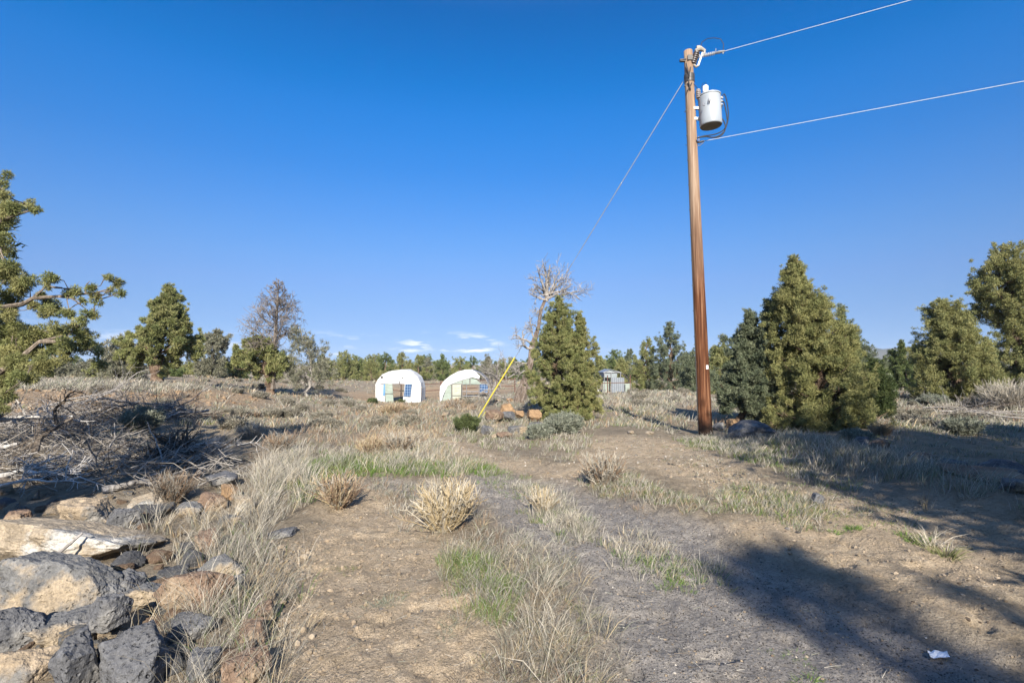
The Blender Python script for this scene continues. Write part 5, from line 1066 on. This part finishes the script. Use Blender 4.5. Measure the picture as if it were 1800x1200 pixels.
def build_shrubs():
    S = stem_shrub
    S('big straw coloured dry bush standing on the grassy strip between ruts', 782, 932, 108, 84, ['straw', 'pale', 'straw'], 1, 300, r=.0065, kids=5)
    S('reddish tan dry bush beside the sandy rut', 594, 884, 78, 58, ['red', 'straw', 'grey', 'red'], 2, 320, r=.006, kids=5)
    S('pale bleached dry bush on the strip between the two tracks', 953, 892, 52, 44, ['pale', 'pale', 'straw'], 3, 190, r=.005, kids=2)
    S('small bleached dry bush just right of the pale one', 1003, 918, 46, 26, ['pale', 'grey'], 4, 140, r=.0045, kids=3)
    S('tangled grey brown dry bush at the right edge of the track', 1060, 850, 86, 54, ['grey', 'red', 'pale'], 5, 320, r=.006, kids=5)
    S('small brown dry bush on the left in the tree shadow', 493, 792, 54, 34, ['red', 'grey'], 6, 260, r=.006, kids=4)
    S('grey green sage bush among the driftwood', 250, 760, 60, 36, ['sage', 'grey'], 7, 260, ('sage', 5000), r=.006)
    S('blue grey sage bush at the foot of the dense green juniper', 992, 762, 76, 34, ['sage', 'grey'], 8, 300, ('sage', 9000), r=.007, name='sage_bush')
    S('paler sage bush left of the blue grey one', 950, 768, 50, 22, ['pale', 'sage'], 9, 200, ('sage', 3000), r=.007, name='sage_bush')
    S('dark green leafy shrub at the foot of the yellow guard', 820, 757, 44, 28, ['olive', 'dark'], 10, 130, ('shrub', 2200), r=.006, name='green_shrub')
    S('small green shrub at the left corner of the first white shelter', 655, 712, 14, 10, ['olive'], 11, 60, ('shrub', 1500), name='green_shrub')
    S('small green shrub in the doorway of the first white shelter', 704, 712, 14, 10, ['olive'], 12, 60, ('shrub', 1500), name='green_shrub')
    S('round tan dry bush at the edge of the right shadow', 1548, 764, 42, 26, ['straw', 'red'], 13, 220, r=.006, kids=4)
    S('dark grey bush in the shadow right of the clump', 1692, 768, 50, 28, ['grey', 'dark', 'sage'], 14, 260, ('sage', 4000), r=.006)
    S('blue grey sage bush in the shaded hollow', 1508, 785, 44, 26, ['sage', 'dark'], 15, 200, ('sage', 4000), r=.006, name='sage_bush')
    S('large grey bare bush below the tallest right juniper', 1770, 722, 100, 52, ['grey', 'pale', 'grey'], 16, 500, None, r=.007, kids=5)
    S('pinkish dry bush left of the large grey bare one', 1718, 716, 50, 24, ['straw', 'red', 'pale'], 17, 260, r=.007, kids=4)
    S('low sage bush under the broad dark based juniper', 1640, 712, 60, 20, ['sage', 'grey'], 18, 240, ('sage', 6000), r=.007, name='sage_bush')
    S('sprawling bleached bush in the middle of the right flat', 1670, 722, 48, 18, ['pale', 'grey'], 19, 240, r=.007, kids=4)
    S('thin dry weed rising on the bank crest', 1432, 832, 46, 50, ['pale', 'straw'], 20, 9, r=.005, kids=5, name='dry_weed', cat='weed')
    S('thin dry weed near the right shadow edge', 1628, 905, 26, 36, ['straw', 'grey'], 21, 6, r=.004, kids=5, name='dry_weed', cat='weed')
    S('round dry bush resting on the top of the left rock heap', 302, 888, 70, 52, ['red', 'grey', 'dark'], 22, 420, r=.0035, kids=5)
    S('reddish scrub bush in front of the torn shelter', 800, 716, 70, 18, ['red', 'red', 'grey'], 23, 320, r=.007, kids=4)
    S('reddish scrub bush in front of the first white shelter', 690, 726, 90, 22, ['red', 'straw'], 24, 320, r=.007, kids=4)
    S('grey bush on the flat left of the small brown one', 440, 772, 50, 30, ['grey', 'pale'], 25, 240, r=.006, kids=4)
    S('pale grey bush on the near end of the grassy rise', 700, 792, 74, 36, ['grey', 'red', 'pale'], 26, 320, r=.006, kids=4)
    rng = np.random.default_rng(50); protos = [S('low grey sage bush scattered over the open flat', 420 + 30 * i, 735, 30, 14, [['sage', 'grey'], ['grey', 'dark', 'red'], ['grey', 'pale'], ['grey', 'red']][i], 60 + i, 100, ('dry', 700) if i != 1 else None, r=.007, name='sage_bush', group='low sage bushes of the open flat') for i in range(4)]
    spots = [np.array(q) for poly, n in (([(120, 695), (480, 700), (640, 715), (560, 790), (440, 790), (300, 745)], 24), ([(560, 700), (860, 705), (820, 735), (640, 770), (540, 770)], 12), ([(1060, 692), (1230, 692), (1230, 715), (1080, 715)], 14), ([(1520, 700), (1790, 715), (1790, 760), (1560, 750)], 20), ([(330, 668), (620, 672), (640, 690), (480, 688)], 16)) for q in sample(W(poly), n, rng)]
    for i, q in enumerate(spots):
        o = copy_tree(protos[i % 4]); s = rng.uniform(.5, 1.3); o.scale = (s, s, s * rng.uniform(.7, 1.1)); o.rotation_euler.z = rng.uniform(0, 6.28); o.location = (q[0], q[1], gz(q[0], q[1])[0] - .02)
    S('tan bush on the left of the grassy rise', 650, 800, 54, 34, ['straw', 'red'], 27, 260, r=.006, kids=4)
build_shrubs()

# ------------------------------------------------------------------ dead wood at left
def build_brush():
    rng = np.random.default_rng(61)
    def lying(label, pts, r, kids, seed, mt=M_DEAD, group='dead branches of the left brush heap', lev=2, sub=.5):
        """a fallen branch whose main stem passes through pixel points at given distances"""
        rg = np.random.default_rng(seed); q = np.array([P(a, c, Y) for a, c, Y in pts]); o = q[0].copy(); n = 9; tt = np.linspace(0, len(q) - 1, n)
        s = np.stack([np.interp(tt, range(len(q)), q[:, m]) for m in range(3)], -1); s[1:-1] += rg.normal(size=(n - 2, 3)) * np.linalg.norm(q[-1] - q[0]) * .012; s -= o
        b = MB(); b.tube(s, np.linspace(r, r * .3, n), 8 if r > .03 else 6, rough=.2, rng=rg); L = np.linalg.norm(s[-1])
        for k in range(kids):
            i = rg.integers(2, n); d = unit(s[min(i + 1, n - 1)] - s[i - 1]); branchy(b, s[min(i, n - 1)], d + rg.normal(size=3) * [.7, .5, .5], L * rg.uniform(.2, sub), r * .42, lev - 1, rg, 4, .2, .0, 6, sp=.8)
        ob = b.build('dead_branch', mt); ob.location = o; tag(ob, label, 'branch', group); return ob
    lying('long bleached branch lying flat across the top of the brush heap', [(-30, 742, 9.0), (40, 735, 9.2), (85, 733, 9.3), (128, 731, 9.4)], .055, 7, 1, mt=M_BLEACH)
    lying('dark crooked branch rising to the right from the brush heap', [(62, 795, 8.0), (70, 770, 8.2), (90, 756, 8.4), (128, 735, 8.7)], .05, 4, 2, M_DARKDEAD)
    lying('thin dark forked branch standing up against the sandy bank', [(98, 745, 9.2), (97, 720, 9.2), (110, 706, 9.2), (122, 692, 9.2), (133, 686, 9.2)], .028, 6, 3, M_DARKDEAD, sub=.45)
    lying('straight grey pole lying slantwise below the crooked branch', [(15, 815, 7.2), (40, 802, 7.4), (66, 794, 7.5)], .03, 1, 4)
    lying('bleached many forked branch sprawling at the front of the heap', [(-20, 838, 6.6), (20, 832, 6.7), (55, 822, 6.8), (90, 806, 7.0), (118, 800, 7.1)], .032, 9, 5, mt=M_BLEACH)
    lying('second bleached branch with fine twigs pointing right at the front', [(50, 828, 6.6), (80, 830, 6.5), (110, 832, 6.5), (143, 827, 6.6)], .02, 8, 6, mt=M_BLEACH)
    lying('low bleached branch with drooping twigs at the front left', [(-10, 856, 6.2), (40, 842, 6.3), (90, 846, 6.2), (140, 838, 6.3)], .022, 8, 7, mt=M_BLEACH)
    lying('pale wavy branch reaching right over the shaded ground', [(305, 795, 8.4), (330, 789, 8.4), (350, 779, 8.5), (382, 778, 8.5), (408, 782, 8.5)], .018, 7, 8, mt=M_BLEACH)
    lying('grey branch arching over the dark root heap', [(275, 812, 8.0), (300, 800, 8.1), (318, 790, 8.2), (370, 792, 8.3)], .022, 6, 9)
    lying('weathered stick leaning on the broad tan boulder', [(2, 1045, 3.6), (40, 1010, 3.75), (60, 994, 3.8), (100, 972, 3.95), (145, 936, 4.1)], .026, 1, 10, sub=.2)
    lying('dark thick log in the shade at the left edge', [(-60, 850, 6.9), (40, 845, 7.0), (130, 842, 7.1)], .10, 2, 11, M_DARKDEAD)
    lying('grey log lying along the top of the rock heap', [(180, 862, 6.3), (230, 850, 6.5), (290, 838, 6.8)], .045, 3, 12)
    lying('pale thick stub at the left edge of the brush heap', [(-40, 792, 8), (0, 786, 8.1), (30, 780, 8.2)], .06, 2, 13, mt=M_BLEACH)
    lying('pale slanting limb at the far left of the heap', [(-20, 745, 9), (10, 725, 9.1), (30, 712, 9.2)], .04, 3, 14)
    lying('dark branch stub in front of the sage bush', [(165, 800, 8.3), (200, 790, 8.3), (225, 783, 8.4)], .035, 3, 15, M_DARKDEAD)
    lying('dark upright stick at the driftwood row', [(214, 735, 14), (214, 722, 14), (213, 706, 14)], .03, 1, 16, M_DARKDEAD)
    lying('dark curved stick at the gap in the driftwood row', [(234, 712, 14.2), (236, 722, 14.2), (248, 727, 14.2)], .04, 1, 17, M_DARKDEAD)
    lying('long pale log at the right end of the driftwood row', [(262, 722, 14.5), (290, 730, 14.4), (325, 738, 14.3)], .06, 2, 18, mt=M_BLEACH)
    lying('dark ended log at the right end of the driftwood row', [(300, 740, 14.0), (330, 736, 14.2), (356, 732, 14.4)], .05, 2, 19, M_DARKDEAD)
    protos = []
    for i in range(7):
        b = MB(); rg = np.random.default_rng(200 + i); branchy(b, (0, 0, 0), (1, 0, .06), rg.uniform(1.0, 1.8), rg.uniform(.018, .04), 2, rg, 4, .16, 0, 7, sp=.7); o = b.build('dead_branch', M_DEAD if i % 3 else M_DARKDEAD); protos.append(o)
    used = set()
    def heap(poly, n, group, label, smin, smax, hmax, yaws=(0, 360)):
        q = sample(W(poly), n, rng)
        for p in q:
            k = int(rng.integers(0, len(protos))); o = protos[k]
            if k in used: o = protos[k].copy(); COL.objects.link(o)
            used.add(k); s = rng.uniform(smin, smax); o.scale = (s, s, s); o.rotation_euler = (rng.uniform(0, 6.28), rng.uniform(-.22, .22), math.radians(rng.uniform(*yaws))); o.location = (p[0] - math.cos(o.rotation_euler.z) * s * .6, p[1] - math.sin(o.rotation_euler.z) * s * .6, gz(p[0], p[1])[0] + rng.uniform(.02, hmax)); tag(o, label, 'branch', group)
    heap([(0, 850), (0, 770), (130, 770), (260, 800), (390, 800), (400, 850), (300, 862), (160, 860)], 46, 'grey branches of the near brush heap', 'grey dead branch tangled in the near brush heap', .45, .9, .2)
    heap([(0, 770), (0, 738), (120, 742), (120, 770)], 22, 'grey branches of the near brush heap', 'grey dead branch tangled in the near brush heap', .6, 1.05, .26)
    heap([(110, 738), (220, 732), (230, 745), (130, 755)], 46, 'sticks of the driftwood row', 'bleached stick piled in the driftwood row on the left field', .7, 1.2, .55)
    heap([(255, 732), (345, 740), (340, 748), (260, 745)], 30, 'sticks of the driftwood row', 'bleached stick piled in the driftwood row on the left field', .7, 1.1, .42)
    heap([(1640, 712), (1800, 715), (1800, 745), (1660, 740)], 26, 'sticks strewn below the right junipers', 'bleached stick strewn among bushes below the right junipers', .6, 1.2, .25)
    # dark root heap
    g = G(305, 812); b = MB(); rg = np.random.default_rng(77)
    for i in range(60):
        d = unit(rg.normal(size=3)); d[2] = abs(d[2]) * .8; branchy(b, d * .12 + [0, 0, .12], d + rg.normal(size=3) * .4, rg.uniform(.3, .55), .022, 1, rg, 4, .35, 0, 6)
    o = b.build('root_heap', M_DARKDEAD); o.location = g; tag(o, 'dark tangle of upturned roots in the shade at left', 'roots')
    # fine dead twigs nobody could count
    b = MB(); q = np.concatenate([sample(W([(0, 860), (0, 740), (130, 745), (250, 800), (400, 800), (430, 850), (300, 880), (160, 870)]), 1500, rng), sample(W([(100, 735), (350, 735), (350, 752), (120, 758)]), 350, rng)])
    for p in q:
        z = gz(p[0], p[1])[0]; a = rng.uniform(0, 6.28); L = rng.uniform(.15, .5); d = np.array([math.cos(a), math.sin(a), rng.uniform(-.1, .7)]); s = np.array([p[0], p[1], z + rng.uniform(0, .25)]); c = np.array([.36, .33, .29]) * rng.uniform(.35, 1.25)
        b.tube([s, s + d * L * .5 + rng.normal(size=3) * .03, s + d * L], [.006, .005, .003], 3, c, cap=False)
    o = b.build('brush_twigs', M_GRASS); tag(o, 'fine grey dead twigs littering the brush heap', 'twigs', kind='stuff')
    # fallen limb by the torn shelter
    rg = np.random.default_rng(88); g = G(852, 712); b = MB(); Y = g[1]
    for s, e, r in (((856, 708), (902, 650), .07), ((872, 690), (850, 668), .05), ((880, 680), (866, 640), .045), ((876, 685), (838, 690), .04), ((890, 668), (884, 625), .04), ((868, 695), (900, 690), .04), ((884, 672), (856, 655), .04), ((892, 664), (918, 640), .035)):
        a0 = P(*s, Y) - g; v = P(*e, Y + rg.uniform(-.7, .7)) - g - a0; branchy(b, a0, v, np.linalg.norm(v), r, 2, rg, 7, .2, .0, 7, sp=.95)
    o = b.build('fallen_limb', M_DEAD); o.location = g; tag(o, 'big fallen grey limb bristling with twigs beside the torn shelter', 'fallen limb')
build_brush()

# ------------------------------------------------------------------ scrap on the gravel
def scrap():
    g = G(1650, 1142); rng = np.random.default_rng(9); b = MB(); n = 7; u, v = np.meshgrid(np.linspace(-1, 1, n), np.linspace(-1, 1, n)); b.add(np.stack([u * .055 + v * .02, v * .035, .012 + .014 * rng.random((n, n))], -1).reshape(-1, 3), [(i * n + j, i * n + j + 1, (i + 1) * n + j + 1, (i + 1) * n + j) for i in range(n - 1) for j in range(n - 1)])
    o = b.build('crumpled_scrap', m_plain('pale_plastic_scrap', (.62, .66, .72), .5, .3)); o.location = g; tag(o, 'crumpled pale scrap lying on the shaded gravel at bottom right', 'litter')
scrap()

# ------------------------------------------------------------------ the air between here and the ridge
def haze():
    me = bpy.data.meshes.new('haze'); bm = bmesh.new(); bmesh.ops.create_cube(bm, size=1); bm.to_mesh(me); bm.free()
    o = bpy.data.objects.new('haze', me); COL.objects.link(o); o.scale = (5300, 5300, 84); o.location = (0, 0, 38)
    m = bpy.data.materials.new('haze_air'); m.use_nodes = True; nt = m.node_tree; nt.nodes.remove(nt.nodes['Principled BSDF'])
    v = node(nt, 'ShaderNodeVolumePrincipled', Density=.00016); v.inputs['Color'].default_value = (.78, .87, 1, 1); nt.links.new(v.outputs[0], nt.nodes['Material Output'].inputs['Volume'])
    me.materials.append(m); tag(o, 'thin blue air over the far ridge', 'haze', kind='stuff')
USE_HAZE = True
if USE_HAZE: haze()
